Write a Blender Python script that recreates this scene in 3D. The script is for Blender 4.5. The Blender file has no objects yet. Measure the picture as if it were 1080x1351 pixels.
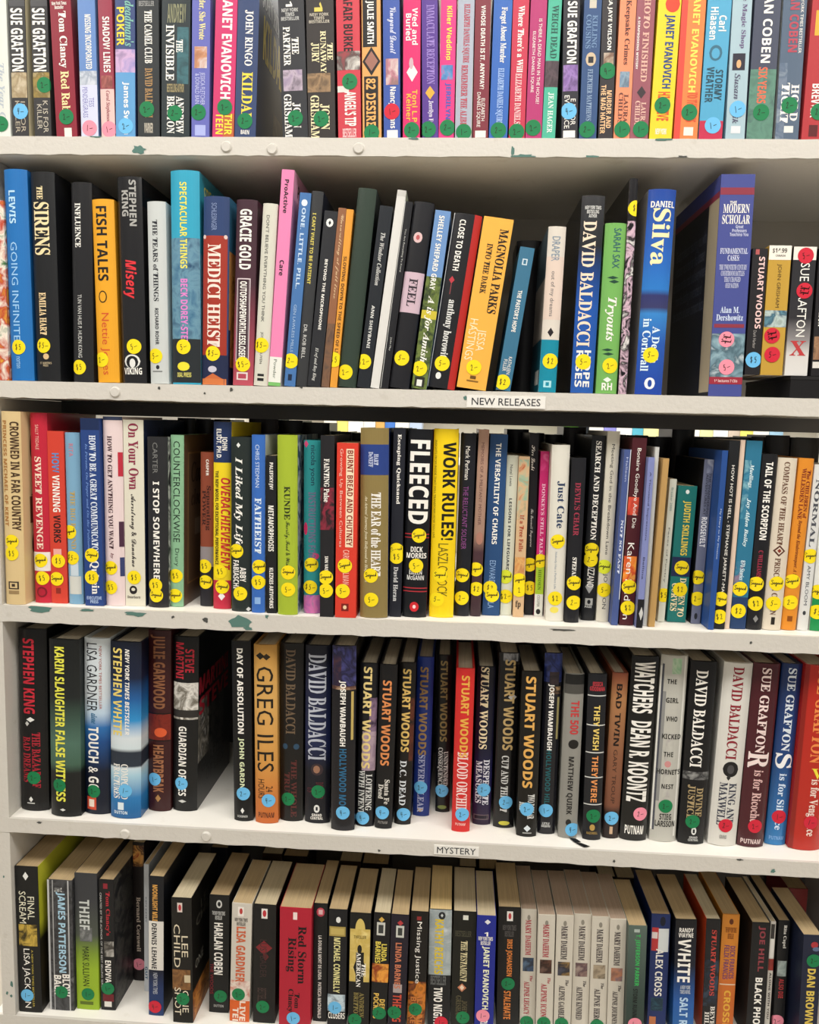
import bpy, bmesh, math, random
from mathutils import Vector, Matrix
random.seed(4)
scene = bpy.context.scene
COL = scene.collection

# ------------------------------------------------------------------ camera
cam_data = bpy.data.cameras.new('camera')
camera = bpy.data.objects.new('camera', cam_data)
COL.objects.link(camera)
camera.matrix_world = Matrix([[0.9978254, -0.0312822, 0.0580163, 0.0], [0.0611183, 0.1095666, -0.9920986, -0.96], [0.0246784, 0.9934871, 0.1112403, 1.5], [0, 0, 0, 1]])
cam_data.sensor_fit = 'HORIZONTAL'
cam_data.sensor_width = 36.0
cam_data.lens = 34.7249
cam_data.clip_start = 0.02
scene.camera = camera

# ------------------------------------------------------------------ light
LAMP_POWER = 22.0        # each ceiling troffer over the aisle
REAR_FILL_POWER = 6.0  # unseen fill panels added behind the camera to soften the shelf shade
FAR_LAMP_POWER = 30.0
AMBIENT = 0.27
EXPOSURE = 0.0
world = bpy.data.worlds.new('shop_air')
scene.world = world
world.use_nodes = True
world.node_tree.nodes['Background'].inputs['Color'].default_value = (1.0, 0.965, 0.92, 1)
world.node_tree.nodes['Background'].inputs['Strength'].default_value = AMBIENT
scene.view_settings.view_transform = 'Standard'
scene.view_settings.look = 'None'
scene.view_settings.exposure = EXPOSURE
scene.view_settings.gamma = 1.0
scene.view_settings.use_curve_mapping = False

# ------------------------------------------------------------------ materials
def lin(h):
    h = h.lstrip('#')
    if len(h) == 3: h = ''.join(c * 2 for c in h)
    v = [int(h[i:i + 2], 16) / 255 for i in (0, 2, 4)]
    return [x / 12.92 if x <= .04045 else ((x + .055) / 1.055) ** 2.4 for x in v] + [1.0]

MATS = {}
def material(spec, finish='paper'):
    """spec: '#rrggbb', 'n:#a,#b,#c' (printed picture: noise through those colours), 'g:#a:0,#b:1' (printed fade, foot to head)"""
    key = (spec, finish)
    if key in MATS: return MATS[key]
    m = bpy.data.materials.new('%s %s' % (finish, spec))
    m.use_nodes = True
    nt = m.node_tree
    p = nt.nodes['Principled BSDF']
    rough, coat = {'paper': (.45, 0), 'matte': (.7, 0), 'gloss': (.22, .3), 'jacket': (.34, .1), 'ink': (.5, 0),
                   'sticker': (.55, 0), 'plastic': (.15, .5)}[finish]
    p.inputs['Roughness'].default_value = rough
    p.inputs['Specular IOR Level'].default_value = .32
    p.inputs['Coat Weight'].default_value = coat
    p.inputs['Coat Roughness'].default_value = .12
    if spec[0] == '#':
        p.inputs['Base Color'].default_value = lin(spec)
    else:
        tc = nt.nodes.new('ShaderNodeTexCoord')
        ramp = nt.nodes.new('ShaderNodeValToRGB')
        cr = ramp.color_ramp
        parts = spec[2:].split(',')
        if spec[0] == 'g':
            stops = [(float(q.split(':')[1]), q.split(':')[0]) for q in parts]
            sep = nt.nodes.new('ShaderNodeSeparateXYZ')
            nt.links.new(tc.outputs['Generated'], sep.inputs[0])
            nt.links.new(sep.outputs['Z'], ramp.inputs[0])
        else:
            n = len(parts)
            stops = [(.28 + .44 * i / max(1, n - 1), q) for i, q in enumerate(parts)]
            noise = nt.nodes.new('ShaderNodeTexNoise')
            noise.inputs['Scale'].default_value = 62.0
            noise.inputs['Detail'].default_value = 5.0
            noise.inputs['Distortion'].default_value = .8
            nt.links.new(tc.outputs['Object'], noise.inputs['Vector'])
            nt.links.new(noise.outputs[0], ramp.inputs[0])
        while len(cr.elements) < len(stops): cr.elements.new(.5)
        for e, (q, c) in zip(cr.elements, stops):
            e.position = q; e.color = lin(c)
        for e, (q, c) in zip(cr.elements, stops):
            e.position = q; e.color = lin(c)
        nt.links.new(ramp.outputs[0], p.inputs['Base Color'])
    MATS[key] = m
    return m

def page_material(colour):
    key = ('pages', colour)
    if key in MATS: return MATS[key]
    m = bpy.data.materials.new('paper pages ' + colour); m.use_nodes = True
    nt = m.node_tree; p = nt.nodes['Principled BSDF']
    p.inputs['Roughness'].default_value = .85
    tc = nt.nodes.new('ShaderNodeTexCoord'); mp = nt.nodes.new('ShaderNodeMapping')
    mp.inputs['Scale'].default_value = (1800, 12, 12)
    nz = nt.nodes.new('ShaderNodeTexNoise'); nz.inputs['Scale'].default_value = 1.0; nz.inputs['Detail'].default_value = 3
    rp = nt.nodes.new('ShaderNodeValToRGB')
    c = lin(colour)
    rp.color_ramp.elements[0].position = .3; rp.color_ramp.elements[0].color = [v * .72 for v in c[:3]] + [1]
    rp.color_ramp.elements[1].position = .65; rp.color_ramp.elements[1].color = c
    nt.links.new(tc.outputs['Object'], mp.inputs[0]); nt.links.new(mp.outputs[0], nz.inputs['Vector'])
    nt.links.new(nz.outputs[0], rp.inputs[0]); nt.links.new(rp.outputs[0], p.inputs['Base Color'])
    MATS[key] = m
    return m

def paint_material(name, colour, spot, bump=.25, rough=.5):
    m = bpy.data.materials.new(name); m.use_nodes = True
    nt = m.node_tree; p = nt.nodes['Principled BSDF']
    tc = nt.nodes.new('ShaderNodeTexCoord')
    n1 = nt.nodes.new('ShaderNodeTexNoise'); n1.inputs['Scale'].default_value = 38; n1.inputs['Detail'].default_value = 6
    n2 = nt.nodes.new('ShaderNodeTexNoise'); n2.inputs['Scale'].default_value = 210; n2.inputs['Detail'].default_value = 3
    rp = nt.nodes.new('ShaderNodeValToRGB')
    e = rp.color_ramp.elements
    e[0].position = .2; e[0].color = lin(spot); e[1].position = .36; e[1].color = lin(colour)
    nt.links.new(tc.outputs['Object'], n1.inputs['Vector']); nt.links.new(tc.outputs['Object'], n2.inputs['Vector'])
    nt.links.new(n1.outputs[0], rp.inputs[0]); nt.links.new(rp.outputs[0], p.inputs['Base Color'])
    add = nt.nodes.new('ShaderNodeMath'); add.operation = 'ADD'
    nt.links.new(n1.outputs[0], add.inputs[0]); nt.links.new(n2.outputs[0], add.inputs[1])
    bp = nt.nodes.new('ShaderNodeBump'); bp.inputs['Strength'].default_value = bump; bp.inputs['Distance'].default_value = .003
    nt.links.new(add.outputs[0], bp.inputs['Height']); nt.links.new(bp.outputs[0], p.inputs['Normal'])
    p.inputs['Roughness'].default_value = rough
    return m

PAINT = paint_material('white shelf paint', '#eeeae1', '#dfd9cc', .1)  # lighter copy: the light on the deck tops is in the colour
PAINT_EDGE = paint_material('worn shelf edge paint', '#cdc8bf', '#bcb5a9', .16)  # same paint darkened: weaker light on front faces put into the colour
CHIP = material('#55786f', 'matte')
CHIP_DARK = material('#4a4a46', 'matte')
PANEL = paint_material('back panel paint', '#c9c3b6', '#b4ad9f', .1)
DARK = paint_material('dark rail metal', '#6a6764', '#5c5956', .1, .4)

# ------------------------------------------------------------------ helpers
def link(name, me, parent=None):
    o = bpy.data.objects.new(name, me)
    COL.objects.link(o)
    if parent: o.parent = parent
    return o

class MB:
    """collects faces of ONE mesh"""
    def __init__(s): s.v = []; s.f = []; s.m = []; s.mats = []
    def slot(s, mat):
        if mat not in s.mats: s.mats.append(mat)
        return s.mats.index(mat)
    def face(s, pts, mat):
        i = len(s.v); s.v += [tuple(p) for p in pts]; s.f.append(tuple(range(i, i + len(pts)))); s.m.append(s.slot(mat))
    def mesh(s, verts, faces, mat):
        i = len(s.v); s.v += [tuple(p) for p in verts]; k = s.slot(mat)
        for f in faces: s.f.append(tuple(i + j for j in f)); s.m.append(k)
    def box(s, x0, x1, y0, y1, z0, z1, mat):
        v = [(x0, y0, z0), (x1, y0, z0), (x1, y1, z0), (x0, y1, z0), (x0, y0, z1), (x1, y0, z1), (x1, y1, z1), (x0, y1, z1)]
        s.mesh(v, [(0, 3, 2, 1), (4, 5, 6, 7), (0, 1, 5, 4), (1, 2, 6, 5), (2, 3, 7, 6), (3, 0, 4, 7)], mat)
    def build(s, name, parent=None):
        me = bpy.data.meshes.new(name)
        me.from_pydata(s.v, [], s.f)
        for m in s.mats: me.materials.append(m)
        me.polygons.foreach_set('material_index', s.m)
        me.update()
        return link(name, me, parent)

def tag(o, label=None, category=None, group=None, kind=None):
    if label: o['label'] = label
    if category: o['category'] = category
    if group: o['group'] = group
    if kind: o['kind'] = kind
    return o

# ------------------------------------------------------------------ lettering
def styled(s, font):
    up, lo, dg = {'R': (0x1D400, 0x1D41A, 0x1D7CE), 'r': (0x1D400, 0x1D41A, 0x1D7CE), 'I': (0x1D468, 0x1D482, 0), 'C': (0x1D4D0, 0x1D4EA, 0),
                  'B': (0x1D5D4, 0x1D5EE, 0x1D7EC), 'i': (0x1D63C, 0x1D656, 0)}.get(font, (0, 0, 0))
    if not up: return s
    r = ''
    for c in s:
        if 'A' <= c <= 'Z': r += chr(up + ord(c) - 65)
        elif 'a' <= c <= 'z': r += chr(lo + ord(c) - 97)
        elif dg and c.isdigit(): r += chr(dg + ord(c) - 48)
        else: r += c
    return r

FONT_STYLE = {'S': 'S', 'B': 'B', 'H': 'B', 'h': 'B', 'R': 'R', 'hr': 'R', 'I': 'I', 'C': 'C', 'i': 'i'}
TEXTS = {}
def text_shape(s, font):
    """outline of a piece of lettering, scaled to the unit square: (verts, faces)"""
    key = (s, FONT_STYLE[font], font == 'H')
    if key in TEXTS: return TEXTS[key]
    cu = bpy.data.curves.new('lettering', 'FONT')
    cu.body = styled(s, FONT_STYLE[font]); cu.size = 1.0; cu.resolution_u = 2
    cu.align_x = 'CENTER'
    cu.offset = {'S': 0.0, 'H': .011, 'R': .008, 'I': .006, 'C': .008}.get(font, .004)
    cu.space_line = .86
    o = bpy.data.objects.new('lettering', cu); COL.objects.link(o)
    bpy.context.view_layer.update()
    me = bpy.data.meshes.new_from_object(o.evaluated_get(bpy.context.evaluated_depsgraph_get()))
    v = [(p.co.x, p.co.y) for p in me.vertices]; f = [tuple(q.vertices) for q in me.polygons]
    bpy.data.objects.remove(o); bpy.data.curves.remove(cu); bpy.data.meshes.remove(me)
    if v:
        x0 = min(p[0] for p in v); x1 = max(p[0] for p in v); y0 = min(p[1] for p in v); y1 = max(p[1] for p in v)
        v = [((a - x0) / max(x1 - x0, 1e-6), (b - y0) / max(y1 - y0, 1e-6)) for a, b in v]
    TEXTS[key] = (v, f)
    return TEXTS[key]

def cut_columns(v, f, cuts):
    """split flat faces along x = each cut, so they can follow a rounded spine"""
    bm = bmesh.new()
    bv = [bm.verts.new(p) for p in v]
    for q in f:
        try: bm.faces.new([bv[i] for i in q])
        except ValueError: pass
    for c in cuts:
        bmesh.ops.bisect_plane(bm, geom=bm.verts[:] + bm.edges[:] + bm.faces[:], plane_co=(c, 0, 0), plane_no=(1, 0, 0))
    bm.verts.index_update()
    r = [tuple(p.co) for p in bm.verts], [tuple(x.index for x in q.verts) for q in bm.faces]
    bm.free()
    return r

# hand-written price marks: pen strokes in a unit cell
PEN = {'$': [[(.75, .8), (.4, .88), (.25, .7), (.7, .45), (.6, .2), (.2, .25)], [(.5, 1), (.45, .05)]],
       '5': [[(.75, .9), (.35, .88), (.3, .55), (.6, .6), (.7, .35), (.5, .1), (.2, .15)]],
       '2': [[(.2, .7), (.4, .9), (.65, .8), (.55, .5), (.2, .12), (.75, .15)]],
       '4': [[(.35, .9), (.25, .45), (.75, .5)], [(.65, .9), (.6, .05)]],
       '1': [[(.55, .9), (.45, .1)]], '-': [[(.05, .42), (.9, .5)]]}
SCRAWL = [(.17, .85), (.1, .95), (.02, .84), (.08, .66), (.16, .48), (.1, .28), (0, .34), (.14, .32), (.27, .6), (.27, .34), (.4, .6), (.34, .42), (.42, .36), (.46, .6), (.46, .05),
          (.38, .1), (.54, .5), (.56, .36), (.6, .6), (.66, .36), (.7, .5), (.78, .58), (.72, .4), (.82, .38), (.9, .58), (.86, .4), (.94, .42), (1, .95), (.98, .36)]
def pen_lines(text):
    """poly-lines in a box about 1 wide, centred on 0"""
    if text == 'sgn': return [[((x - .5) * 1.6, (y - .45) * .95) for x, y in SCRAWL]]
    if ' ' in text:
        r = []
        for k, n in enumerate(text.split(' ')):
            r.append([((x - .5) * (.5 + .16 * len(n)), (y - .45) * .6 + (.3, -.3)[k]) for x, y in SCRAWL])
        return r
    r = []; n = len(text); w = .55
    for i, c in enumerate(text):
        for line in PEN[c]: r.append([((x * .8 + i - n / 2 + .1) * w, (y - .5) * .95) for x, y in line])
    return r

STICKER = {'y': '#f3d914', 'g': '#157a48', 'b': '#6ab8e6', 'p': '#ee8fa2', 'r': '#cc2238', 'l': '#dbe234'}
INK = material('#221f1c', 'ink')
INK_RED = material('#5a2012', 'ink')

# ------------------------------------------------------------------ the room
FLOOR = paint_material('beige vinyl floor', '#c2baab', '#aca393', .05, .5)
WALL = paint_material('warm white wall', '#e2ddd2', '#d8d2c6', .05, .8)
def slab(name, x0, x1, y0, y1, z0, z1, mat):
    m = MB(); m.box(x0, x1, y0, y1, z0, z1, mat); return tag(m.build(name), kind='structure')
slab('floor', -3.5, 3.5, -4, 4.0, -.06, 0, FLOOR)
slab('ceiling', -3.5, 3.5, -4, 4.0, 2.9, 2.96, WALL)
slab('wall_back', -3.5, 3.5, 4.0, 4.1, 0, 2.9, WALL)

def ceiling_light(x, y, label, power, w=1.2, d=.6):
    t = bpy.data.objects.new('ceiling_light', None); COL.objects.link(t); t.location = (x, y, 2.9)
    tag(t, label, 'light', 'ceiling light panels')
    m = MB(); fr = material('#e8e8e4', 'paper')
    for a in (-1, 1):
        m.box(a * w / 2 - .02, a * w / 2 + .02, -d / 2, d / 2, -.04, 0, fr)
        m.box(-w / 2 + .02, w / 2 - .02, a * d / 2 - .02, a * d / 2 + .02, -.04, 0, fr)
    m.build('light_frame', t)
    em = bpy.data.materials.get('lit diffuser')
    if em is None:
        em = bpy.data.materials.new('lit diffuser'); em.use_nodes = True
        p = em.node_tree.nodes['Principled BSDF']; p.inputs['Base Color'].default_value = (.9, .9, .88, 1)
        p.inputs['Emission Color'].default_value = (1, .96, .9, 1); p.inputs['Emission Strength'].default_value = 2.0
    m = MB(); m.box(-w / 2 + .021, w / 2 - .021, -d / 2 + .021, d / 2 - .021, -.02, -.012, em); m.build('diffuser', t)
    L = bpy.data.lights.new('troffer_light', 'AREA'); L.shape = 'RECTANGLE'; L.size = w * .95; L.size_y = d * .9
    L.energy = power; L.color = (1, .975, .935)
    lo = bpy.data.objects.new('troffer_light', L); COL.objects.link(lo); lo.parent = t; lo.location = (0, 0, -.05)
for i, x in enumerate((-1.35, 0.1, 1.55)):
    ceiling_light(x, -0.95, ['ceiling light panel over the aisle, at the end by the cream upright', 'ceiling light panel over the middle of the aisle', 'ceiling light panel over the aisle, at the open end'][i], LAMP_POWER)
    ceiling_light(x, -2.5, ['far ceiling light panel behind the camera, at the end by the cream upright', 'far ceiling light panel behind the camera, middle one', 'far ceiling light panel behind the camera, at the open end'][i], REAR_FILL_POWER)
    ceiling_light(x, 1.3, ['ceiling light panel behind the bookcase, at the end by the cream upright', 'ceiling light panel behind the bookcase, middle one', 'ceiling light panel behind the bookcase, at the open end'][i], FAR_LAMP_POWER)

# ------------------------------------------------------------------ the bookcase
SHELF_TOP = {1: 1.8309, 2: 1.5409, 3: 1.2562, 4: 0.9682, 5: 0.685}
SHELF_BOTTOM = {1: 1.8103, 2: 1.5203, 3: 1.2348, 4: 0.9486, 5: 0.6643}
X0, X1, DEPTH = -0.5768, 0.60, .29
case = bpy.data.objects.new('bookcase', None); COL.objects.link(case)
tag(case, 'long white painted wooden bookcase with chipped edges filled with books', 'bookcase')

def ragged(cx, cz, w, h, n, seed, lo=None, hi=None):
    r = random.Random(seed); pts = []
    for i in range(n):
        a = 2 * math.pi * i / n; q = r.uniform(.55, 1.1)
        z = cz + math.sin(a) * h / 2 * q
        if lo is not None: z = max(z, lo)
        if hi is not None: z = min(z, hi)
        pts.append((cx + math.cos(a) * w / 2 * q, -.0004, z))
    return pts

def shelf_board(z1, z0, chips, x_left=X0 - .03):
    m = MB()
    # front edge slightly uneven, as hand painted wood
    n = 90; r = random.Random(int(z1 * 1000))
    xs = [x_left + (X1 - x_left) * i / n for i in range(n + 1)]
    jt = [r.uniform(-.0006, .0006) for _ in xs]; jb = [r.uniform(-.0009, .0006) for _ in xs]
    for i in range(n):
        a, b = xs[i], xs[i + 1]
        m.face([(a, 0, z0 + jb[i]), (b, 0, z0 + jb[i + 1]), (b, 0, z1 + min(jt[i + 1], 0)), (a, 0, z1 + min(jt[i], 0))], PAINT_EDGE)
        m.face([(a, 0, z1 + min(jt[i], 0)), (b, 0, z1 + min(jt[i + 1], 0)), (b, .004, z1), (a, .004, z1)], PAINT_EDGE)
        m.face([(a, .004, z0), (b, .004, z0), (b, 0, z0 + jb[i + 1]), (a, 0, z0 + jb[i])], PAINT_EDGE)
    m.face([(x_left, .004, z1), (X1, .004, z1), (X1, DEPTH, z1), (x_left, DEPTH, z1)], PAINT)
    m.face([(x_left, .004, z0), (x_left, DEPTH, z0), (X1, DEPTH, z0), (X1, .004, z0)], PAINT)
    m.face([(x_left, DEPTH, z0), (x_left, DEPTH, z1), (X1, DEPTH, z1), (X1, DEPTH, z0)], PAINT)
    m.face([(x_left, 0, z0), (x_left, 0, z1), (x_left, DEPTH, z1), (x_left, DEPTH, z0)], PAINT)
    m.face([(X1, 0, z0), (X1, DEPTH, z0), (X1, DEPTH, z1), (X1, 0, z1)], PAINT)
    for k, (cx, cz, w, h, dark) in enumerate(chips):
        m.face(ragged(cx, cz, w, h, 14, k + int(z1 * 77), z0 - .0005, z1 + .0002), CHIP_DARK if dark else CHIP)
    return m.build('shelf_board', case)
shelf_board(SHELF_TOP[1], 1.8103, [(-0.3894, 1.8164, 0.02, 0.011, 0), (0.0654, 1.8108, 0.034, 0.005, 0), (0.1435, 1.8104, 0.02, 0.004, 0), (0.053, 1.8167, 0.004, 0.014, 0), (-0.0625, 1.8297, 0.014, 0.003, 0), (0.224, 1.8299, 0.02, 0.004, 0), (0.2464, 1.8109, 0.014, 0.003, 1), (-0.44, 1.8309, 0.018, 0.003, 0)])
shelf_board(SHELF_TOP[2], 1.5203, [(0.0079, 1.5323, 0.006, 0.006, 0), (-0.2777, 1.5359, 0.005, 0.005, 1), (-0.1917, 1.5414, 0.005, 0.005, 1), (-0.3676, 1.5358, 0.004, 0.004, 1), (-0.3107, 1.5306, 0.003, 0.003, 1)])
shelf_board(SHELF_TOP[3], 1.2348, [(-0.5271, 1.2521, 0.036, 0.012, 0), (-0.4643, 1.2535, 0.022, 0.004, 0), (-0.4021, 1.2511, 0.034, 0.007, 0), (-0.2652, 1.2467, 0.036, 0.018, 0), (-0.311, 1.2468, 0.009, 0.007, 1), (-0.2324, 1.2558, 0.006, 0.009, 0), (-0.2565, 1.2383, 0.014, 0.005, 0), (-0.353, 1.2491, 0.005, 0.004, 1), (0.1344, 1.2523, 0.034, 0.003, 1), (0.3629, 1.2456, 0.004, 0.004, 1), (-0.1956, 1.2329, 0.006, 0.004, 1), (-0.1667, 1.2332, 0.008, 0.003, 1)])
shelf_board(SHELF_TOP[4], 0.9486, [(-0.0844, 0.9522, 0.004, 0.004, 1), (0.2145, 0.9557, 0.004, 0.004, 1), (-0.5352, 0.9646, 0.008, 0.004, 1), (0.3688, 0.967, 0.01, 0.003, 1), (0.4106, 0.9545, 0.007, 0.006, 0)])
shelf_board(SHELF_TOP[5], 0.6643, [])
shelf_board(.33, .308, [])
shelf_board(.06, .038, [])


def side_panel(x0, x1, z0, z1):
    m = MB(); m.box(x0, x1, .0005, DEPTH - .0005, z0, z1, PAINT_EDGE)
    return m
# uprights stand between the boards, which run across in front of them
for z0, z1 in [(0.0, 0.038), (0.0602, 0.3078), (0.3302, 0.6641), (0.6852, 0.9476), (0.9684, 1.2338), (1.2564, 1.5193), (1.5411, 1.8093), (1.8311, 2.08)]:
    m = side_panel(X0 - .018, X0, z0, z1)
    if .9 > z0 > .6:
        for k, (dx, dz, w, h) in enumerate(((-.004, .045, .004, .01), (-.011, .032, .004, .006), (-.005, .028, .005, .006), (-.010, .20, .003, .004))):
            m.face([(p[0], 0.0002, p[2]) for p in ragged(X0 + dx, z0 + dz, w, h, 9, k + 5)], CHIP)
    m.build('side_panel', case)
    side_panel(X1 - .018, X1, z0, z1).build('side_panel', case)
m = MB(); m.box(X0 + .0002, X1 - .0182, DEPTH - .012, DEPTH - .002, SHELF_TOP[2] + .0002, SHELF_BOTTOM[1] - .0002, PANEL); m.build('back_panel', case)
m = MB(); m.box(X0 + .0002, X1 - .0182, DEPTH - .012, DEPTH - .002, SHELF_TOP[1] + .0002, 2.06, PANEL); m.build('back_panel', case)
m = MB(); m.box(X0 + .0002, X1 - .0182, DEPTH - .012, DEPTH - .002, SHELF_TOP[4] + .0002, SHELF_BOTTOM[3] - .0002, DARK); m.build('back_panel', case)  # lower back panels coloured dark to stand for the shade behind the books
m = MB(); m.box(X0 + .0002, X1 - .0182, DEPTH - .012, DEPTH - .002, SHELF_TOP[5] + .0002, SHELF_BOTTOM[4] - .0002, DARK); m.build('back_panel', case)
m = MB(); m.box(X0 + .0002, X1 - .0182, .166, .178, 1.5012, SHELF_BOTTOM[2] - .0002, DARK)
tag(m.build('support_rail', case), 'dark steel rail under the second shelf')

def screw_cap(x, z):
    m = MB(); n = 20; r = .007
    ring = [(x + r * math.cos(2 * math.pi * i / n), 0, z + r * math.sin(2 * math.pi * i / n)) for i in range(n)]
    top = [(x + .75 * (p[0] - x), -.0022, z + .75 * (p[2] - z)) for p in ring]
    for i in range(n):
        j = (i + 1) % n
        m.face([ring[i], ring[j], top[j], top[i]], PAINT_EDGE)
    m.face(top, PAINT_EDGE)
    m.build('screw_cap', case)
for x, z in [(-0.2835, 1.8194), (-0.2287, 1.8171), (-0.1263, 1.8184), (-0.423, 1.5295), (-0.4196, 0.9549), (-0.3111, 0.9581)]: screw_cap(x, z)

LABEL_WHITE = material('#e6e3dc', 'paper')
def shelf_label(x0, x1, z0, z1, text, pad):
    m = MB(); m.box(x0 - pad, x1 + pad, -.0011, -.0001, z0 - pad * .5, z1 + pad * .5, LABEL_WHITE)
    p = m.build('shelf_label', case)
    v, f = text_shape(text, 'S')
    t = MB(); t.mesh([(x0 + (x1 - x0) * a, -.0014, z0 + (z1 - z0) * b) for a, b in v], f, material('#2c2e34', 'ink'))
    t.build('lettering', p)
shelf_label(0.0154, 0.0971, 1.5244, 1.5329, 'NEW RELEASES', .006)
shelf_label(-0.01, 0.0395, 0.9539, 0.9624, 'MYSTERY', .004)

# ------------------------------------------------------------------ books
ROW_PLACE = {1: 'on the top shelf', 2: 'on the new releases shelf', 3: 'on the signed books shelf', 4: 'on the mystery shelf', 5: 'on the bottom shelf'}
ROW_GROUP = {1: 'paperbacks on the top shelf', 2: 'books on the new releases shelf', 3: 'signed books on the third shelf', 4: 'hardcovers on the mystery shelf', 5: 'paperbacks on the bottom shelf'}
NAMES = {'p': ('paperback_book', 'book'), 'h': ('hardcover_book', 'book'), 'x': ('audiobook_case', 'audiobook')}

PAGE_TINTS = ['#bca47c', '#c4b494', '#ae9670', '#c9bb9c', '#b8a078']
def make_book(row, kind, x, y, z, w, h, lean, colour, look, texts, art, stickers, front=None, back=None, pages=None, gloss=0, depth=None, ribbon=0, place=None, front_art=(), back_art=()):
    x, y, z, w, h = x / 1000, y / 1000, z / 1000, w / 1000, h / 1000
    name, cat = NAMES[kind]
    a = math.radians(lean)
    root = bpy.data.objects.new(name, None); COL.objects.link(root)
    root.location = (x, y, z + w / 2 * abs(math.sin(a)) + (.0002 if a else 0)); root.rotation_euler = (0, a, 0)
    root.empty_display_size = .05
    tag(root, look + ' ' + (place or ROW_PLACE[row]), cat, ROW_GROUP[row])
    fin = 'gloss' if gloss else ('jacket' if kind == 'h' else 'paper')
    D = depth / 1000 if depth else min(h * (.63 if kind == 'p' else .64), .165)
    if kind == 'x': D = min(h * .75, .2)
    bulge = min(.15 * w, .0055) if kind == 'h' else (.0006 if kind == 'p' else 0)
    th = {'h': .0026, 'p': .0005, 'x': .0014}[kind]
    th = min(th, w * .14)
    hw = w / 2
    def surf(px, off=0.0):
        """a point of the rounded spine at distance px from its middle; past the edge it folds back along the cover"""
        if abs(px) > hw:
            return math.copysign(hw + off, px), bulge + (abs(px) - hw)
        return px, bulge * abs(px / hw) ** 2.4 - off
    nx = 12 if kind == 'h' else 4
    cols = [-hw + w * i / nx for i in range(nx + 1)]
    # ---- spine: a thin shell across the back of the book, with its printed panels and lettering
    sp = MB(); base = material(colour, fin)
    y_in = bulge + .0012
    for i in range(nx):
        (xa, ya), (xb, yb) = surf(cols[i]), surf(cols[i + 1])
        sp.face([(xa, ya, 0), (xb, yb, 0), (xb, yb, h), (xa, ya, h)], base)
        sp.face([(xa, ya, h), (xb, yb, h), (xb, y_in, h), (xa, y_in, h)], base)
        sp.face([(xa, y_in, 0), (xb, y_in, 0), (xb, yb, 0), (xa, ya, 0)], base)
    sp.face([(-hw, y_in, 0), (-hw, bulge, 0), (-hw, bulge, h), (-hw, y_in, h)], base)
    sp.face([(hw, bulge, 0), (hw, y_in, 0), (hw, y_in, h), (hw, bulge, h)], base)
    sp.face([(hw, y_in, 0), (-hw, y_in, 0), (-hw, y_in, h), (hw, y_in, h)], base)
    off = .0001
    for (v0, v1, c0, c1, spec) in art:
        v0, v1 = v0 / 1000, v1 / 1000
        shape = 'r'
        if spec[:2] in ('o:', 'd:'): shape, spec = spec[0], spec[2:]
        mat = material(spec, fin)
        off += .00002
        xa, xb = -hw + w * c0, -hw + w * c1
        k = 14 if shape == 'o' else 8
        ps = sorted(set([xa + (xb - xa) * i / k for i in range(k + 1)] + [c for c in cols if xa < c < xb]))
        def span(px):
            if shape == 'r': return v0, v1
            u = 2 * (px - xa) / (xb - xa) - 1
            q = math.sqrt(max(0, 1 - u * u)) if shape == 'o' else 1 - abs(u)
            mid, ha = (v0 + v1) / 2, (v1 - v0) / 2
            return mid - ha * q, mid + ha * q
        for p0, p1 in zip(ps[:-1], ps[1:]):
            (xa_, ya_), (xb_, yb_) = surf(p0, off), surf(p1, off)
            a0, a1 = span(p0); b0, b1 = span(p1)
            q = [(xa_, ya_, a0), (xb_, yb_, b0)]
            if b1 - b0 > 1e-7: q.append((xb_, yb_, b1))
            if a1 - a0 > 1e-7: q.append((xa_, ya_, a1))
            if len(q) > 2: sp.face(q, mat)
    if texts:
        toff = off + .00008
        for (s, v1, v0, c0, c1, col, font) in texts:
            tv, tf = text_shape(s, font)
            if not tv: continue
            v0, v1 = v0 / 1000, v1 / 1000
            xa, xb = -hw + w * c0, -hw + w * c1
            if font[0] == 'h': pts = [(xa + (xb - xa) * p, 0, v0 + (v1 - v0) * q) for p, q in tv]
            else: pts = [(xa + (xb - xa) * q, 0, v1 - (v1 - v0) * p) for p, q in tv]
            if kind == 'h':
                pts, tf = cut_columns(pts, tf, [c for c in cols[1:-1] if xa < c < xb])
            sp.mesh([(surf(p[0], toff)[0], surf(p[0], toff)[1], max(p[2], .0002)) for p in pts], tf, material(col, 'ink'))
    spine = sp.build('spine', root)
    # ---- boards
    ov = .003 if kind == 'h' else (.0 if kind == 'p' else .0)
    for nm, sgn, spec in (('front_cover', 1, front or colour), ('back_cover', -1, back or colour)):
        m = MB(); e = hw - .00003
        if sgn > 0: m.box(e - th, e, y_in + .00002, D, 0, h, material(spec, fin))
        else: m.box(-e, -e + th, y_in + .00002, D, 0, h, material(spec, fin))
        k = 0
        for (u0, u1, q0, q1, spec, *word) in (front_art if sgn > 0 else back_art):
            # printed on the outside of the board: u runs from the spine to the fore edge, q from foot to head
            k += 1; px = sgn * (e + .00006 + .00002 * k)
            f0, f1 = y_in + (D - y_in) * u0, y_in + (D - y_in) * u1
            if word:
                tv, tf = text_shape(word[0], word[1])
                m.mesh([(px, f0 + (f1 - f0) * (p if sgn > 0 else 1 - p), h * (q0 + (q1 - q0) * q)) for p, q in tv], tf, material(spec, 'ink'))
            else:
                q = [(px, f0, h * q0), (px, f1, h * q0), (px, f1, h * q1), (px, f0, h * q1)]
                m.face(q if sgn > 0 else q[::-1], material(spec, fin))
        m.build(nm, root)
    # ---- page block (or the tray of a case)
    m = MB()
    pc = pages or PAGE_TINTS[int(x * 7919 + h * 104729) % 5] if kind == 'p' and not pages else pages or ('#bca47c' if kind == 'p' else '#cfc4ae')
    ins = .0035 if kind == 'h' else .0004
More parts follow.
